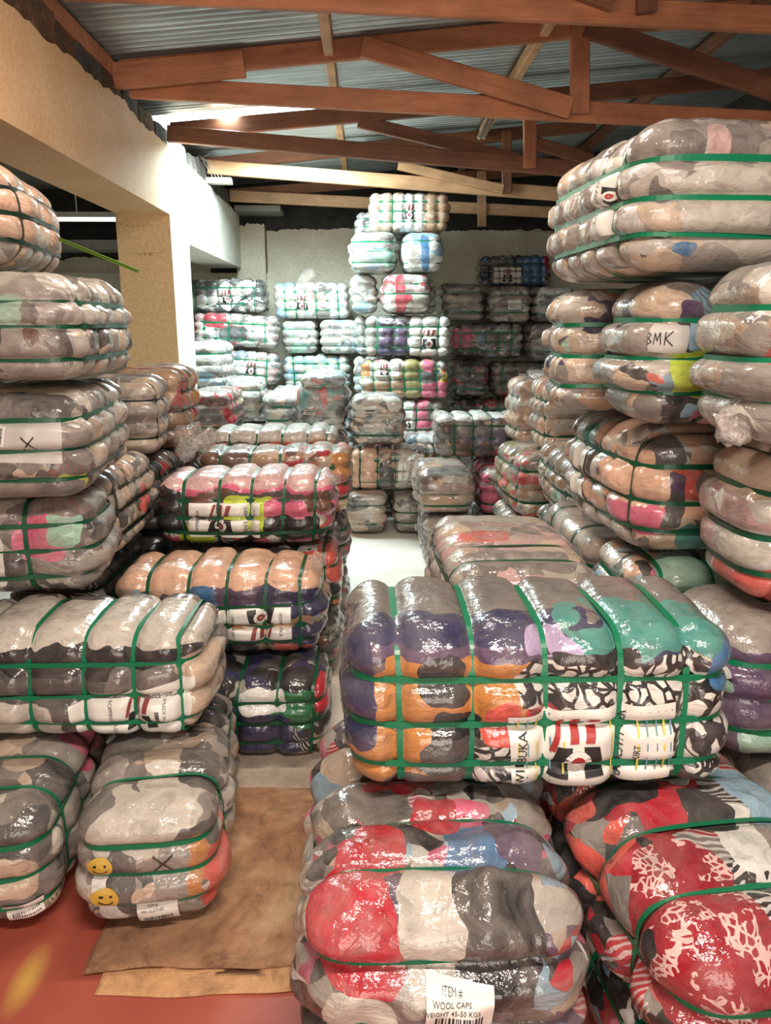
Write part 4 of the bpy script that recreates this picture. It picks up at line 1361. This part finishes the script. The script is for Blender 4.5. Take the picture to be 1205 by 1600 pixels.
bale('T2r', 'E', 0.32, 0.74, 7.56, 2.085, 2.46, 0.66, ['wht', 'off', 'wht', 'lbl', 'wht', 'off'], 'white barrel bale with two hoops and a blue streak, near the tower top', girth=4, hz=[-0.10, 0.10], group=GT, haze=0.12, r=0.12, hazec=HC,
     patches=[((-0.3, -0.02, 0.0), (0.08, 0.04, 0.16), 'blu')])
bale('T3l', 'E', -0.165, 0.11, 7.74, 1.71, 2.08, 0.6, 'white_cool', 'white bale with one vertical strap, third layer of the tower', girth=4, group=GT, haze=0.12, hazec=HC)
bale('T3r', 'E', 0.135, 0.63, 7.52, 1.705, 2.085, 0.66, ['wht', 'red', 'off', 'g1', 'wht', 'lpk', 'off', 'wht'], 'white bale with a dull red streak down its end, third layer of the tower', girth=4, group=GT, haze=0.14, r=0.12, hazec=HC,
     patches=[((-0.3, 0.06, 0.0), (0.08, 0.04, 0.2), 'red')])
bale('T4', 'F', -0.025, 0.815, 7.56, 1.3, 1.70, 0.46, 'purple', 'purple and white bale with printed label in the middle of the tower', girth=5, group=GT, haze=0.08, hazec=HC,
     patches=[((-0.22, -0.2, 0.0), (0.2, 0.2, 0.12), 'pur'), ((0.22, -0.2, 0.0), (0.22, 0.2, 0.2), 'wht'), ((-0.2, -0.2, -0.12), (0.22, 0.2, 0.05), 'nav'), ((-0.35, -0.2, 0.0), (0.06, 0.2, 0.2), 'g1')])
bale('T5', 'F', -0.065, 0.805, 7.54, 0.895, 1.285, 0.46, 'yellowpink', 'bale of olive yellow, white and pink cloth, fifth layer of the tower', girth=5, group=GT, haze=0.08, hazec=HC,
     patches=[((0.08, -0.2, 0.0), (0.1, 0.2, 0.25), 'olv'), ((0.3, -0.2, -0.1), (0.14, 0.2, 0.08), 'pnk'), ((0.24, -0.2, 0.03), (0.1, 0.2, 0.06), 'g3'), ((0.22, -0.2, 0.13), (0.05, 0.2, 0.05), 'pnk'), ((-0.25, -0.2, 0.06), (0.16, 0.2, 0.1), 'off'), ((-0.2, -0.2, -0.1), (0.2, 0.2, 0.07), 'tan'), ((-0.38, -0.2, 0.1), (0.06, 0.2, 0.06), 'org')])
bale('T6', 'F', -0.09, 0.765, 7.56, 0.49, 0.89, 0.46, 'pink', 'bright pink and white bale low in the tower', girth=5, group=GT, haze=0.08, hazec=HC,
     patches=[((0.2, -0.2, 0.0), (0.1, 0.2, 0.3), 'pnk'), ((0.05, -0.2, 0.0), (0.07, 0.2, 0.3), 'wht'), ((0.35, -0.2, 0.1), (0.1, 0.2, 0.1), 'g1')])
bale('T6b', 'F', -0.08, 0.75, 7.58, 0.0, 0.485, 0.46, 'grey', 'grey floor bale at the foot of the tower', group=GT)
bale('T4b', 'F', -0.13, 0.6, 8.06, 1.3, 1.70, 0.44, 'white_cool', 'pale bale just visible left of the purple bale', group=GT, hazec=HC)
bale('T3b', 'E', 0.2, 0.74, 8.25, 1.705, 2.08, 0.5, 'white_cool', 'pale bale behind the bale with the red streak', group=GT, hazec=HC, girth=3)
bale('T4c', 'F', -0.15, 0.7, 8.06, 0.9, 1.295, 0.44, 'white_cool', 'pale bale behind the olive yellow bale', group=GT, hazec=HC)
bale('T7', 'F', -0.145, 0.56, 5.88, 0.335, 0.67, 0.46, ['pea', 'bei', 'g2', 'off', 'pea', 'brn', 'wht', 'g3'], 'peach and grey bale with a white printed label, on two end-on floor bales', gx=[-0.27, -0.13, 0.005, 0.14, 0.27], group=GT, haze=0.1, strap='strap_dark',
     patches=[((-0.25, -0.2, 0.0), (0.12, 0.2, 0.2), 'pea'), ((-0.06, -0.2, -0.05), (0.07, 0.2, 0.1), 'g3')])
bale('T7b', 'F', 0.33, 1.0, 6.45, 0.3, 0.70, 0.4, 'white_cool', 'pale bale top showing behind the peach and grey bale', group=GT, hazec=HC)
bale('T7c', 'F', -0.1, 0.95, 6.45, 0.0, 0.295, 0.4, 'grey', 'grey floor bale behind the two end-on floor bales', group=GT, hazec=HC)
bale('T8', 'E', -0.185, 0.16, 5.8, 0.0, 0.335, 0.6, 'warmgrey', 'grey brown end-on floor bale at the end of the aisle, facing the pale floor', girth=4, group=GT, haze=0.35, strap='strap_dark')
bale('T9', 'E', 0.19, 0.53, 5.82, 0.0, 0.335, 0.6, 'grey', 'grey end-on floor bale with a dark top, right of its brown twin', girth=4, group=GT, haze=0.3, strap='strap_dark')

# --- back right
bale('R1', 'F', 1.27, 2.08, 8.95, 2.03, 2.37, 0.44, ['blk', 'g2', 'blu', 'g3', 'blu', 'blk', 'off'], 'dark bale with bright blue cloth and black straps, highest against the back wall', girth=7, group=GD, haze=0.06, strap='strap_black',
     patches=[((0.2, -0.2, 0.0), (0.13, 0.2, 0.2), 'blu'), ((-0.12, -0.2, -0.05), (0.14, 0.2, 0.09), 'g1'), ((0.37, -0.2, 0.1), (0.06, 0.2, 0.1), 'red')])
bale('R2', 'E', 0.795, 1.28, 8.55, 1.65, 2.045, 0.8, 'grey', 'grey end-on bale of four lobes beside the tower, third layer', girth=4, group=GD, haze=0.3)
bale('R3', 'E', 1.295, 1.79, 8.5, 1.63, 2.015, 0.8, 'grey', 'grey end-on bale with a white paper tag, under the dark blue-patched bale', girth=4, group=GD, haze=0.3)
bale('R3b', 'E', 1.81, 2.25, 8.5, 1.63, 2.01, 0.8, 'grey', 'grey bale half hidden by the large front stack, top row', girth=4, group=GD, haze=0.3)
bale('R4', 'F', 0.9, 1.71, 8.56, 1.24, 1.62, 0.46, ['g1', 'pnk', 'off', 'g2', 'lbl', 'g3', 'wht', 'g1'], 'grey bale with a pink patch at its left end, right of the tower', girth=5, group=GD, haze=0.2,
     patches=[((-0.27, -0.2, 0.03), (0.12, 0.2, 0.12), 'pnk'), ((-0.2, -0.2, -0.13), (0.2, 0.2, 0.07), 'g3')])
bale('R5', 'E', 1.75, 2.17, 8.46, 1.22, 1.62, 0.8, 'grey', 'silver grey end-on bale to the right of the pink-patched bale', girth=4, group=GD, haze=0.35)
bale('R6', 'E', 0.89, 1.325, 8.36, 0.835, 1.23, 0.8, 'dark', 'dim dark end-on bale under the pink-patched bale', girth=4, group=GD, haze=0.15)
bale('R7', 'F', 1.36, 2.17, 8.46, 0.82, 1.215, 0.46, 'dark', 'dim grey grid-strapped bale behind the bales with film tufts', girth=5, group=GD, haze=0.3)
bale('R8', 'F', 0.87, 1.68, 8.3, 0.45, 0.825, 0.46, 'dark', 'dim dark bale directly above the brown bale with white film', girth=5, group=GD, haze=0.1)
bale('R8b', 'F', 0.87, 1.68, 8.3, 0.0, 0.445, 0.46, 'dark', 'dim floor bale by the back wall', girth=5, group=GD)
bale('R9', 'F', 0.5, 1.32, 5.6, 0.63, 0.965, 0.46, ['brn', 'g2', 'tan', 'g1', 'brn', 'g3', 'pur'], 'shiny brown bale under white film, behind the pinkish flat bale', gx=[-0.27, -0.13, 0.005, 0.14, 0.28], group=GR, haze=0.16, strap='strap_dark', hazec=HC,
     patches=[((0.0, 0.0, 0.17), (0.6, 0.3, 0.045), 'wht'), ((0.2, -0.2, -0.12), (0.16, 0.2, 0.06), 'red')])
bale('R10', 'E', 0.325, 0.735, 5.0, 0.355, 0.65, 0.72, ['g2', 'off', 'bei', 'g1', 'tan', 'g2'], 'grey end-on bale with white film shoulders at the aisle, on a narrow floor bale', girth=4, group=GR, haze=0.3, strap='strap_dark')
bale('R11', 'E', 0.36, 0.72, 4.98, 0.0, 0.345, 0.72, 'grey', 'grey floor bale standing at the right edge of the pale floor', girth=4, group=GR, haze=0.35, strap='strap_dark')
bale('R12', 'E', 0.79, 1.2, 5.3, 0.27, 0.61, 0.72, ['pnk', 'red', 'g2', 'off', 'pnk', 'g3'], 'bale with bright pink-red side in the gap behind the aisle bale', girth=4, group=GR, haze=0.12, strap='strap_dark',
     patches=[((-0.36, 0.14, -0.06), (0.1, 0.07, 0.12), 'pnk')])
bale('R12b', 'E', 0.79, 1.2, 5.3, 0.0, 0.265, 0.72, 'grey', 'grey floor bale below the pink-red sided bale', girth=4, group=GR)
bale('R13', 'E', 0.98, 1.38, 5.1, 0.8, 1.26, 0.5, 'peach', 'peach end-on bale of four plump lobes', girth=3, group=GR, haze=0.16, strap='strap_dark')
bale('R14', 'E', 0.97, 1.37, 4.22, 0.885, 1.31, 0.5, 'peach', 'beige bale with a gathered film tuft on top, beside the plump peach bale', girth=4, group=GR, haze=0.3, strap='strap_dark')
bale('R15', 'E', 0.83, 1.25, 4.3, 0.49, 0.88, 0.74, ['g1', 'tan', 'cor', 'red', 'bei', 'off', 'g2', 'olv'], 'barrel bale with red and floral end, under the beige tufted bale', girth=4, yaw=4, group=GR, haze=0.22, r=0.12, strap='strap_dark',
     patches=[((-0.36, -0.06, -0.1), (0.1, 0.05, 0.04), 'red'), ((-0.36, -0.05, 0.1), (0.1, 0.1, 0.04), 'cor')])
bale('R15b', 'E', 0.82, 1.25, 4.3, 0.0, 0.485, 0.74, 'grey', 'grey floor bale under the barrel bale with red end', girth=4, group=GR)
bale('R16', 'E', 0.93, 1.32, 3.5, 0.64, 0.99, 0.74, ['off', 'bei', 'wht', 'g1', 'tan', 'mnt'], 'small cream bale peeping out left of the large peach bale', girth=5, group=GR, haze=0.2, strap='strap_dark', r=0.11)
bale('R16b', 'E', 0.93, 1.32, 3.5, 0.3, 0.635, 0.74, 'grey', 'grey bale carrying the small cream bale', girth=4, group=GR)
bale('R16c', 'E', 0.93, 1.32, 3.5, 0.0, 0.295, 0.74, 'grey', 'grey floor bale under the small cream bale pile', girth=4, group=GR)

# --- right stack
bale('R17', 'E', 0.76, 1.24, 2.22, 0.885, 1.295, 0.82, ['off', 'pea', 'g1', 'bei', 'off', 'pea', 'g2', 'wht'], 'large barrel bale with peach cloth, pink flowers and teal patch, right of the aisle', yaw=3, gx=[-0.29, -0.15, -0.01, 0.13, 0.27], bulge=0.045, r=0.13, dome=0.045, group=GR, haze=0.16, strap='strap_dark',
     patches=[((-0.25, 0.2, 0.05), (0.13, 0.14, 0.1), 'pea'), ((-0.3, 0.18, -0.07), (0.12, 0.1, 0.045), 'pnk'), ((-0.4, 0.05, 0.04), (0.06, 0.07, 0.05), 'cor'), ((-0.4, 0.1, 0.03), (0.06, 0.03, 0.05), 'pur'), ((-0.38, 0.02, -0.13), (0.06, 0.05, 0.05), 'tea'), ((-0.4, -0.05, 0.04), (0.06, 0.08, 0.05), 'g2'),
              ((-0.36, 0.10, -0.04), (0.08, 0.03, 0.06), 'g3'), ((0.1, 0.2, 0.13), (0.06, 0.1, 0.05), 'tea'), ((-0.38, 0.12, 0.14), (0.08, 0.05, 0.05), 'g3')])
bale('R18', 'E', 0.66, 1.06, 2.56, 1.3, 1.715, 0.6, ['bei', 'tan', 'off', 'nav', 'g1', 'bei', 'mnt', 'g2'], 'pinkish beige end-on bale with navy and coral patches, beside the yellow-patched bale', yaw=-9, girth=4, bulge=0.04, group=GR, haze=0.24,
     patches=[((-0.37, -0.02, 0.06), (0.08, 0.05, 0.1), 'nav'), ((-0.38, -0.08, -0.16), (0.1, 0.07, 0.04), 'cor'), ((-0.38, 0.1, 0.0), (0.1, 0.09, 0.2), 'bei')])
bale('R19', 'F', 0.71, 1.52, 2.06, 1.31, 1.725, 0.44, ['g1', 'off', 'g2', 'lbl', 'bei', 'blk', 'g1'], 'bale with a yellow-green cloth patch and handwritten letters on a label', gx=[-0.17, 0.0, 0.15, 0.29], bulge=0.045, r=0.13, dome=0.03, group=GR, haze=0.2,
     patches=[((-0.34, -0.2, 0.14), (0.08, 0.15, 0.05), 'bei'), ((-0.38, -0.2, 0.05), (0.06, 0.15, 0.06), 'g1'), ((-0.24, -0.2, 0.06), (0.06, 0.12, 0.05), 'blk'), ((-0.26, -0.2, 0.13), (0.035, 0.12, 0.03), 'pur'), ((-0.22, -0.2, 0.05), (0.05, 0.12, 0.04), 'lbl'), ((-0.25, -0.2, -0.15), (0.06, 0.12, 0.05), 'blk'), ((-0.22, -0.2, -0.14), (0.03, 0.12, 0.02), 'lbl'), ((-0.15, -0.2, -0.16), (0.05, 0.12, 0.04), 'pnk'), ((-0.34, -0.2, -0.05), (0.02, 0.12, 0.015), 'cor'), ((-0.215, -0.2, -0.045), (0.085, 0.15, 0.055), 'lim')])

bale('R20', 'E', 0.63, 1.15, 2.03, 1.725, 2.115, 0.84, ['off', 'g1', 'off', 'bei', 'wht', 'g2', 'off', 'bei', 'g1'], 'huge cream and grey bale topping the right stack, close under the trusses', yaw=4, gx=[-0.24, -0.1, 0.04, 0.18, 0.31], hz=[-0.095, -0.005, 0.085], bulge=0.04, r=0.12, dome=0.03, group=GR, haze=0.34, sw=0.017,
     patches=[((-0.38, 0.13, 0.12), (0.08, 0.04, 0.03), 'g3'), ((-0.36, 0.17, 0.0), (0.05, 0.03, 0.10), 'g3'), ((-0.3, 0.21, -0.07), (0.04, 0.05, 0.02), 'tea'), ((-0.42, 0.12, -0.13), (0.05, 0.035, 0.02), 'blu'), ((-0.42, -0.02, 0.12), (0.05, 0.05, 0.04), 'g2'), ((-0.42, 0.05, 0.12), (0.05, 0.03, 0.05), 'lpk'), ((-0.42, 0.02, -0.02), (0.06, 0.12, 0.09), 'off')])
bale('R21', 'F', 0.79, 1.6, 1.56, 1.33, 1.745, 0.42, ['g1', 'off', 'g1', 'bei', 'g2', 'off'], 'grey bale with a white barcode card at the right picture edge', gx=[-0.19, -0.04, 0.12, 0.28], bulge=0.045, r=0.12, group=GR, haze=0.3, sw=0.017,
     patches=[((-0.33, -0.2, 0.02), (0.012, 0.12, 0.07), 'blu'), ((-0.345, -0.2, 0.04), (0.008, 0.12, 0.05), 'red'), ((-0.2, -0.2, 0.0), (0.1, 0.2, 0.25), 'g1')])
bale('R22', 'F', 0.92, 1.73, 1.74, 0.88, 1.32, 0.44, ['wht', 'off', 'lpk', 'wht', 'g1', 'off'], 'white barrel bale with a red striped emblem, coral cloth below', gx=[-0.31, -0.2, -0.05, 0.1, 0.25], bulge=0.045, r=0.14, dome=0.03, group=GR, haze=0.14, strap='strap_dark', sw=0.017,
     patches=[((-0.3, -0.15, -0.15), (0.16, 0.2, 0.06), 'cor'), ((-0.36, -0.1, 0.15), (0.07, 0.2, 0.06), 'bei'), ((-0.25, -0.15, 0.17), (0.06, 0.1, 0.04), 'cor')])
bale('R23', 'E', 0.24, 0.775, 2.3, 0.5, 0.845, 0.86, ['lpk', 'bei', 'g1', 'off', 'lpk', 'g2', 'bei', 'lpk'], 'flat pinkish bale with hazy film top, behind the scribble-print bale', gx=[-0.26, -0.1, 0.08, 0.25], bulge=0.03, r=0.1, dome=0.03, group=GR, haze=0.42, scale=5, strap='strap_dark', wr=1.2,
     patches=[((-0.28, -0.05, 0.15), (0.1, 0.12, 0.1), 'g2'), ((0.0, 0.1, 0.16), (0.08, 0.1, 0.1), 'cor')])
bale('R23b', 'E', 0.24, 0.75, 2.3, 0.0, 0.495, 0.84, 'warmgrey', 'pinkish floor bale under the flat hazy bale', group=GR, strap='strap_dark')
bale('R24', 'F', 0.79, 1.59, 2.22, 0.52, 0.88, 0.44, ['g1', 'mnt', 'off', 'lbl', 'pea', 'g3', 'off'], 'bale with mint, peach and black patches squeezed under the large barrel bale', gx=[-0.28, -0.12, 0.03, 0.18, 0.31], group=GR, haze=0.2,
     patches=[((-0.2, -0.2, 0.08), (0.05, 0.15, 0.06), 'pea'), ((-0.33, -0.2, 0.08), (0.03, 0.12, 0.1), 'blk'), ((-0.31, -0.2, 0.06), (0.015, 0.12, 0.1), 'pnk'), ((-0.18, -0.2, 0.12), (0.12, 0.15, 0.1), 'mnt')])
bale('R26', 'E', 0.8, 1.24, 2.72, 0.5, 0.83, 0.74, ['lpk', 'bei', 'g1', 'bei'], 'pinkish grey bale whose top shows left of the large barrel bale', gx=[-0.12, 0.22], hoops=2, bulge=0.02, group=GR, haze=0.5, strap='strap_dark')
bale('R25', 'F', 0.87, 1.65, 1.72, 0.49, 0.88, 0.46, ['g1', 'pur', 'wht', 'mnt', 'g2', 'blk', 'off'], 'bale with purple, black and mint cloth at the right edge, beside the scribble-print bale', gx=[-0.1, 0.05, 0.2], hz=[-0.09, 0.0, 0.085], bulge=0.04, r=0.12, group=GR, haze=0.16, sw=0.016,
     patches=[((-0.3, -0.15, 0.0), (0.06, 0.2, 0.2), 'pur'), ((-0.22, -0.2, 0.08), (0.05, 0.15, 0.07), 'blk'), ((-0.2, -0.15, -0.14), (0.1, 0.2, 0.06), 'mnt'), ((-0.16, -0.2, 0.0), (0.06, 0.15, 0.1), 'wht'), ((-0.3, -0.1, 0.18), (0.2, 0.3, 0.05), 'g1')])
bale('R25b', 'F', 1.0, 1.7, 1.72, 0.0, 0.485, 0.46, 'grey', 'grey floor bale under the purple and mint bale', group=GR)
bale('R24b', 'F', 0.83, 1.59, 2.24, 0.0, 0.515, 0.44, 'grey', 'grey floor bale beneath the peach-patched bale', group=GR)
bale('R26b', 'E', 0.83, 1.25, 2.72, 0.0, 0.495, 0.72, 'grey', 'grey floor bale behind the flat hazy bale', girth=4, group=GR)

# ------------------------------------------------------------------ labels, prints, tags, film ears
sf, o = label_sheet('F1', '-Y', (0.1, -0.065), 0.36, 0.19, 3, corners=[(-0.165, -0.115), (0.175, -0.09), (0.18, 0.10), (-0.175, 0.095)])
put_quads(sf, o, '-Y', [[(x, -0.088), (x + 0.004, -0.088), (x + 0.004, 0.085), (x, 0.085)] for x in (-0.155, -0.115, -0.06, 0.045, 0.10, 0.155)], (0.1, -0.065), 3, M['ink_yellow'], 0.0042, 'stripe_print', 6)
put_quads(sf, o, '-Y', [[(x, -0.088), (x + 0.003, -0.088), (x + 0.003, 0.085), (x, 0.085)] for x in (-0.135, -0.085, 0.06, 0.12, 0.14, 0.17)], (0.1, -0.065), 3, M['ink_blue'], 0.0042, 'stripe_print', 6)
emblem(sf, o, '-Y', (0.07, -0.06), 0.135, 3)
text_on('F1', o, '-Y', 'WIMBUKA', (-0.045, -0.085), 0.028, 90)
text_on('F1', o, '-Y', '917', (-0.105, -0.16), 0.03, 90)
text_on('F1', o, '-Y', 'LADIES P/Y SILK', (0.165, -0.06), 0.024, 90)
text_on('F1', o, '-Y', 'SKIRT', (0.2, -0.08), 0.02, 90)
tag_card('F2', '-X', (0.02, 0.02), 0.12, 0.08, -5, ('ITEM #', 'WOOL CAPS', 'WEIGHT 45-50 KGS'))
sf, o = label_sheet('L3', '-Y', (0.20, -0.075), 0.33, 0.17, 4, corners=[(-0.19, -0.095), (0.13, -0.11), (0.17, 0.105), (-0.19, 0.055)])
text_on('L3', o, '-Y', 'SHOPPING BAGS', (0.125, -0.07), 0.0165, -86, 'ink_grey')
emblem(sf, o, '-Y', (0.205, -0.07), 0.10, 4, M['ink_brown'])
text_on('L3', o, '-Y', 'MADE IN', (0.28, -0.05), 0.014, -86, 'ink_grey')
barcode(sf, o, '-Y', (0.262, -0.075), 0.05, 0.012, -86, 0.0055)
tag_card('L2', '-X', (0.02, -0.108), 0.105, 0.062, 4, ('ITEM #', 'MIX CLOTHES'))
tag_card('L1', '-X', (0.10, -0.10), 0.10, 0.062, 5, ('ITEM #', 'MIX RUMMAGE'))


def smiley(key, face, cen, r):
    s = SPEC[key]
    root = mesh_obj('smiley_print', *_disc(s['surf'], face, cen, r, 0.004), M['smiley'], s['root'])
    root.location = (0, 0, s['zc'])
    for sx_ in (-0.35, 0.35):
        put_quads(s['surf'], root, face, ring_quads(sx_ * r, 0.25 * r, 0, 0.13 * r, 8), cen, 0, M['ink'], 0.0052, 'eye_print', 1)
    q = []
    for i in range(8):
        a, b_ = math.pi * (1.15 + 0.7 * i / 8), math.pi * (1.15 + 0.7 * (i + 1) / 8)
        q.append([(0.6 * r * math.cos(a), 0.6 * r * math.sin(a)), (0.6 * r * math.cos(b_), 0.6 * r * math.sin(b_)), (0.48 * r * math.cos(b_), 0.48 * r * math.sin(b_)), (0.48 * r * math.cos(a), 0.48 * r * math.sin(a))])
    put_quads(s['surf'], root, face, q, cen, 0, M['ink'], 0.0052, 'mouth_print', 1)


def _disc(surf, face, cen, r, off):
    V, F = [], []
    for q in ring_quads(0, 0, 0, r * 0.5, 18) + ring_quads(0, 0, r * 0.5, r, 18):
        p = face_pts(surf, face, np.array(q) + np.array(cen), off)
        k = len(V)
        V += list(p)
        F.append((k, k + 1, k + 2, k + 3))
    return V, F


smiley('L2', '-X', (-0.11, 0.05), 0.028)
smiley('L2', '-X', (-0.10, -0.033), 0.03)


def strokes(key, face, lines, w, mat, name='pen_mark', parent=None, off=0.006):
    s = SPEC[key]
    q = []
    for ln in lines:
        for a, b_ in zip(ln[:-1], ln[1:]):
            dx, dy = b_[0] - a[0], b_[1] - a[1]
            l = math.hypot(dx, dy) or 1e-6
            nx_, ny_ = -dy / l * w / 2, dx / l * w / 2
            q.append([(a[0] - nx_, a[1] - ny_), (b_[0] - nx_, b_[1] - ny_), (b_[0] + nx_, b_[1] + ny_), (a[0] + nx_, a[1] + ny_)])
    o = put_quads(s['surf'], parent or s['root'], face, q, (0, 0), 0, M[mat], off, name, 3)
    if parent is None:
        o.location = (0, 0, s['zc'])
    return o


strokes('L2', '-X', [[(0.02, 0.075), (0.07, 0.03)], [(0.02, 0.03), (0.07, 0.075)]], 0.004, 'ink')
# left stack
sf, o = label_sheet('L5', '-X', (0.02, 0.03), 0.22, 0.12, -3, 'paper_grey')
strokes('L5', '-X', [[(0.03, 0.045), (0.065, 0.005)], [(0.03, 0.005), (0.065, 0.045)]], 0.004, 'ink', parent=o)
tag_card('L5', '-X', (-0.035, 0.05), 0.06, 0.045, 80, ('ITEM',))
# centre row labels
sf, o = label_sheet('C1', '-Y', (0.12, -0.025), 0.34, 0.13, 3)
emblem(sf, o, '-Y', (0.175, -0.02), 0.115, 183, M['ink_brown'])
text_on('C1', o, '-Y', 'WIMBUKA', (0.25, -0.02), 0.02, -88, 'ink_grey')
text_on('C1', o, '-Y', 'MEN SHIRT', (0.07, -0.03), 0.018, -88, 'ink_grey')
sf, o = label_sheet('C3', '-Y', (-0.075, -0.025), 0.31, 0.155, 0)
emblem(sf, o, '-Y', (-0.09, -0.02), 0.13, 0, M['ink_brown'])
text_on('C3', o, '-Y', 'WIMBUKA', (-0.19, -0.025), 0.021, 90)
text_on('C3', o, '-Y', 'MEN T-SHIRT', (0.02, -0.025), 0.021, 90)
text_on('C3', o, '-Y', 'MADE IN', (0.055, 0.0), 0.013, 90, 'ink_grey')
tag_card('C4', '-Y', (-0.31, 0.10), 0.085, 0.04, 3, ('ITEM',))
# back
def back_label(key, cen, w, h, deg, es, ed=None, words=()):
    sf, o = label_sheet(key, '-Y', cen, w, h, deg)
    emblem(sf, o, '-Y', cen, es, deg if ed is None else ed, M['ink_brown'])
    for t, c2, sz, dg in words:
        text_on(key, o, '-Y', t, c2, sz, dg, 'ink_grey')


back_label('B1', (0.03, 0.0), 0.24, 0.24, 45, 0.13, 10)
back_label('B3', (-0.1, -0.02), 0.22, 0.2, 0, 0.15)
back_label('B7', (0.12, 0.0), 0.26, 0.2, -5, 0.14)
back_label('T1', (0.0, 0.0), 0.24, 0.28, 0, 0.13, 0, (('WIMBUKA', (-0.07, 0.0), 0.03, 90),))
back_label('T4', (0.2, -0.03), 0.36, 0.24, 3, 0.18)
back_label('T5', (-0.2, 0.1), 0.28, 0.13, 0, 0.1)
back_label('T6', (0.05, -0.02), 0.18, 0.2, 0, 0.1)
back_label('T7', (0.16, -0.01), 0.26, 0.17, 0, 0.13, 0, (('MEN PANTS', (0.07, -0.01), 0.022, 90),))
back_label('R1', (-0.1, -0.05), 0.3, 0.16, 0, 0.13)
back_label('R7', (0.02, 0.0), 0.26, 0.16, 0, 0.13)
tag_card('R3', '-X', (0.04, 0.0), 0.14, 0.10, 3, ('ITEM',))
tag_card('T9', '-X', (0.07, -0.10), 0.14, 0.05, 0, ('ITEM',))
tag_card('B13', '-X', (-0.06, 0.1), 0.11, 0.05, 3, ('ITEM',))
tag_card('B12', '-X', (-0.1, -0.065), 0.09, 0.04, -4, ('ITEM',))
# right stack
sf, o = label_sheet('R19', '-Y', (-0.325, 0.05), 0.12, 0.075, -4, 'paper_grey')
strokes('R19', '-Y', [[(-0.365 + dx * 0.75, 0.05 + (dz - 0.05) * 0.8) for dx, dz in ln] for ln in ([(0.0, 0.03), (0.0, 0.07), (0.015, 0.062), (0.003, 0.05), (0.019, 0.04), (0.0, 0.03)], [(0.027, 0.03), (0.031, 0.068), (0.04, 0.042), (0.049, 0.07), (0.053, 0.03)], [(0.065, 0.028), (0.067, 0.072)], [(0.087, 0.074), (0.067, 0.05), (0.089, 0.026)])], 0.0026, 'ink', parent=o)
o = tag_card('R21', '-Y', (-0.22, 0.055), 0.095, 0.075, 76, ('ITEM #', 'MIX'))
sf, o = label_sheet('R22', '-Y', (-0.13, 0.02), 0.2, 0.2, -4)
put_quads(sf, o, '-Y', [[(-0.075 + 0.022 * i, -0.09), (-0.064 + 0.022 * i, -0.09), (-0.06 + 0.022 * i, 0.03), (-0.07 + 0.022 * i, 0.03)] for i in range(2)] + [[(0.0, -0.09), (0.05, -0.09), (0.05, -0.02), (0.02, -0.02)]], (-0.13, 0.02), -4, M['ink_red'], 0.0052, 'stripe_print')
put_quads(sf, o, '-Y', [[(-0.05, -0.02), (0.02, -0.05), (0.045, 0.085), (-0.04, 0.085)]], (-0.13, 0.02), -4, M['ink'], 0.0050, 'dark_print')
put_quads(sf, o, '-Y', ring_quads(0.0, 0.04, 0.018, 0.03), (-0.13, 0.02), -4, M['ink_red'], 0.0062, 'ring_print', 1)
put_quads(sf, o, '-Y', ring_quads(0.0, 0.04, 0.0, 0.018), (-0.13, 0.02), -4, M['paper'], 0.0062, 'ring_print', 1)
for key, cen in (('R20', (0.21, 0.02)), ('R17', (-0.1, 0.0))):
    sf, o = label_sheet(key, '+Y', cen, 0.12, 0.2, 4)
    text_on(key, o, '+Y', 'WIN ADVANCE', (cen[0] - 0.025, cen[1]), 0.02, -90)
    emblem(sf, o, '+Y', (cen[0] + 0.03, cen[1]), 0.06, -90)

# film ears and tufts (bale-local coordinates; x runs back on end-on bales)
tail('C1', (0.37, -0.05, 0.33), (0.5, -0.1, 1), 0.07, 0.035, 3)
tail('C3', (0.36, -0.1, 0.27), (0.5, -0.3, 0.5), 0.06, 0.05, 4)
tail('C5a', (-0.35, 0.0, 0.32), (-0.4, 0, 0.8), 0.10, 0.07, 5)
tail('B3', (-0.15, 0.0, 0.38), (0.7, -0.2, 0.5), 0.22, 0.09, 6)
tail('L10', (-0.3, -0.16, 0.06), (-0.3, -1, 0.1), 0.14, 0.11, 7)
tail('R14', (-0.25, 0.1, 0.42), (-0.5, 0.3, 0.7), 0.12, 0.10, 8)
tail('R13', (-0.2, 0.0, 0.44), (-0.3, 0, 1), 0.05, 0.12, 9)
tail('R21', (-0.36, -0.1, 0.06), (-1, 0, -0.3), 0.06, 0.05, 10)
tail('R9', (-0.36, -0.1, 0.3), (-0.7, -0.1, 0.6), 0.07, 0.05, 11)
tail('F1', (0.37, -0.08, 0.05), (1, -0.2, -0.1), 0.06, 0.05, 12)
tail('R10', (0.0, 0.17, 0.28), (0.2, 0.9, 0.2), 0.08, 0.1, 13)

# loose end of strap sticking out from the topmost left bale
a, b_ = at(93, 374, 3.0), at(216, 424, 2.85)
s = SPEC['L13']
bpy.context.view_layer.update()
o = timber('loose_strap', a, b_, 0.011, 0.002, M['strap_lime'], s['root'])
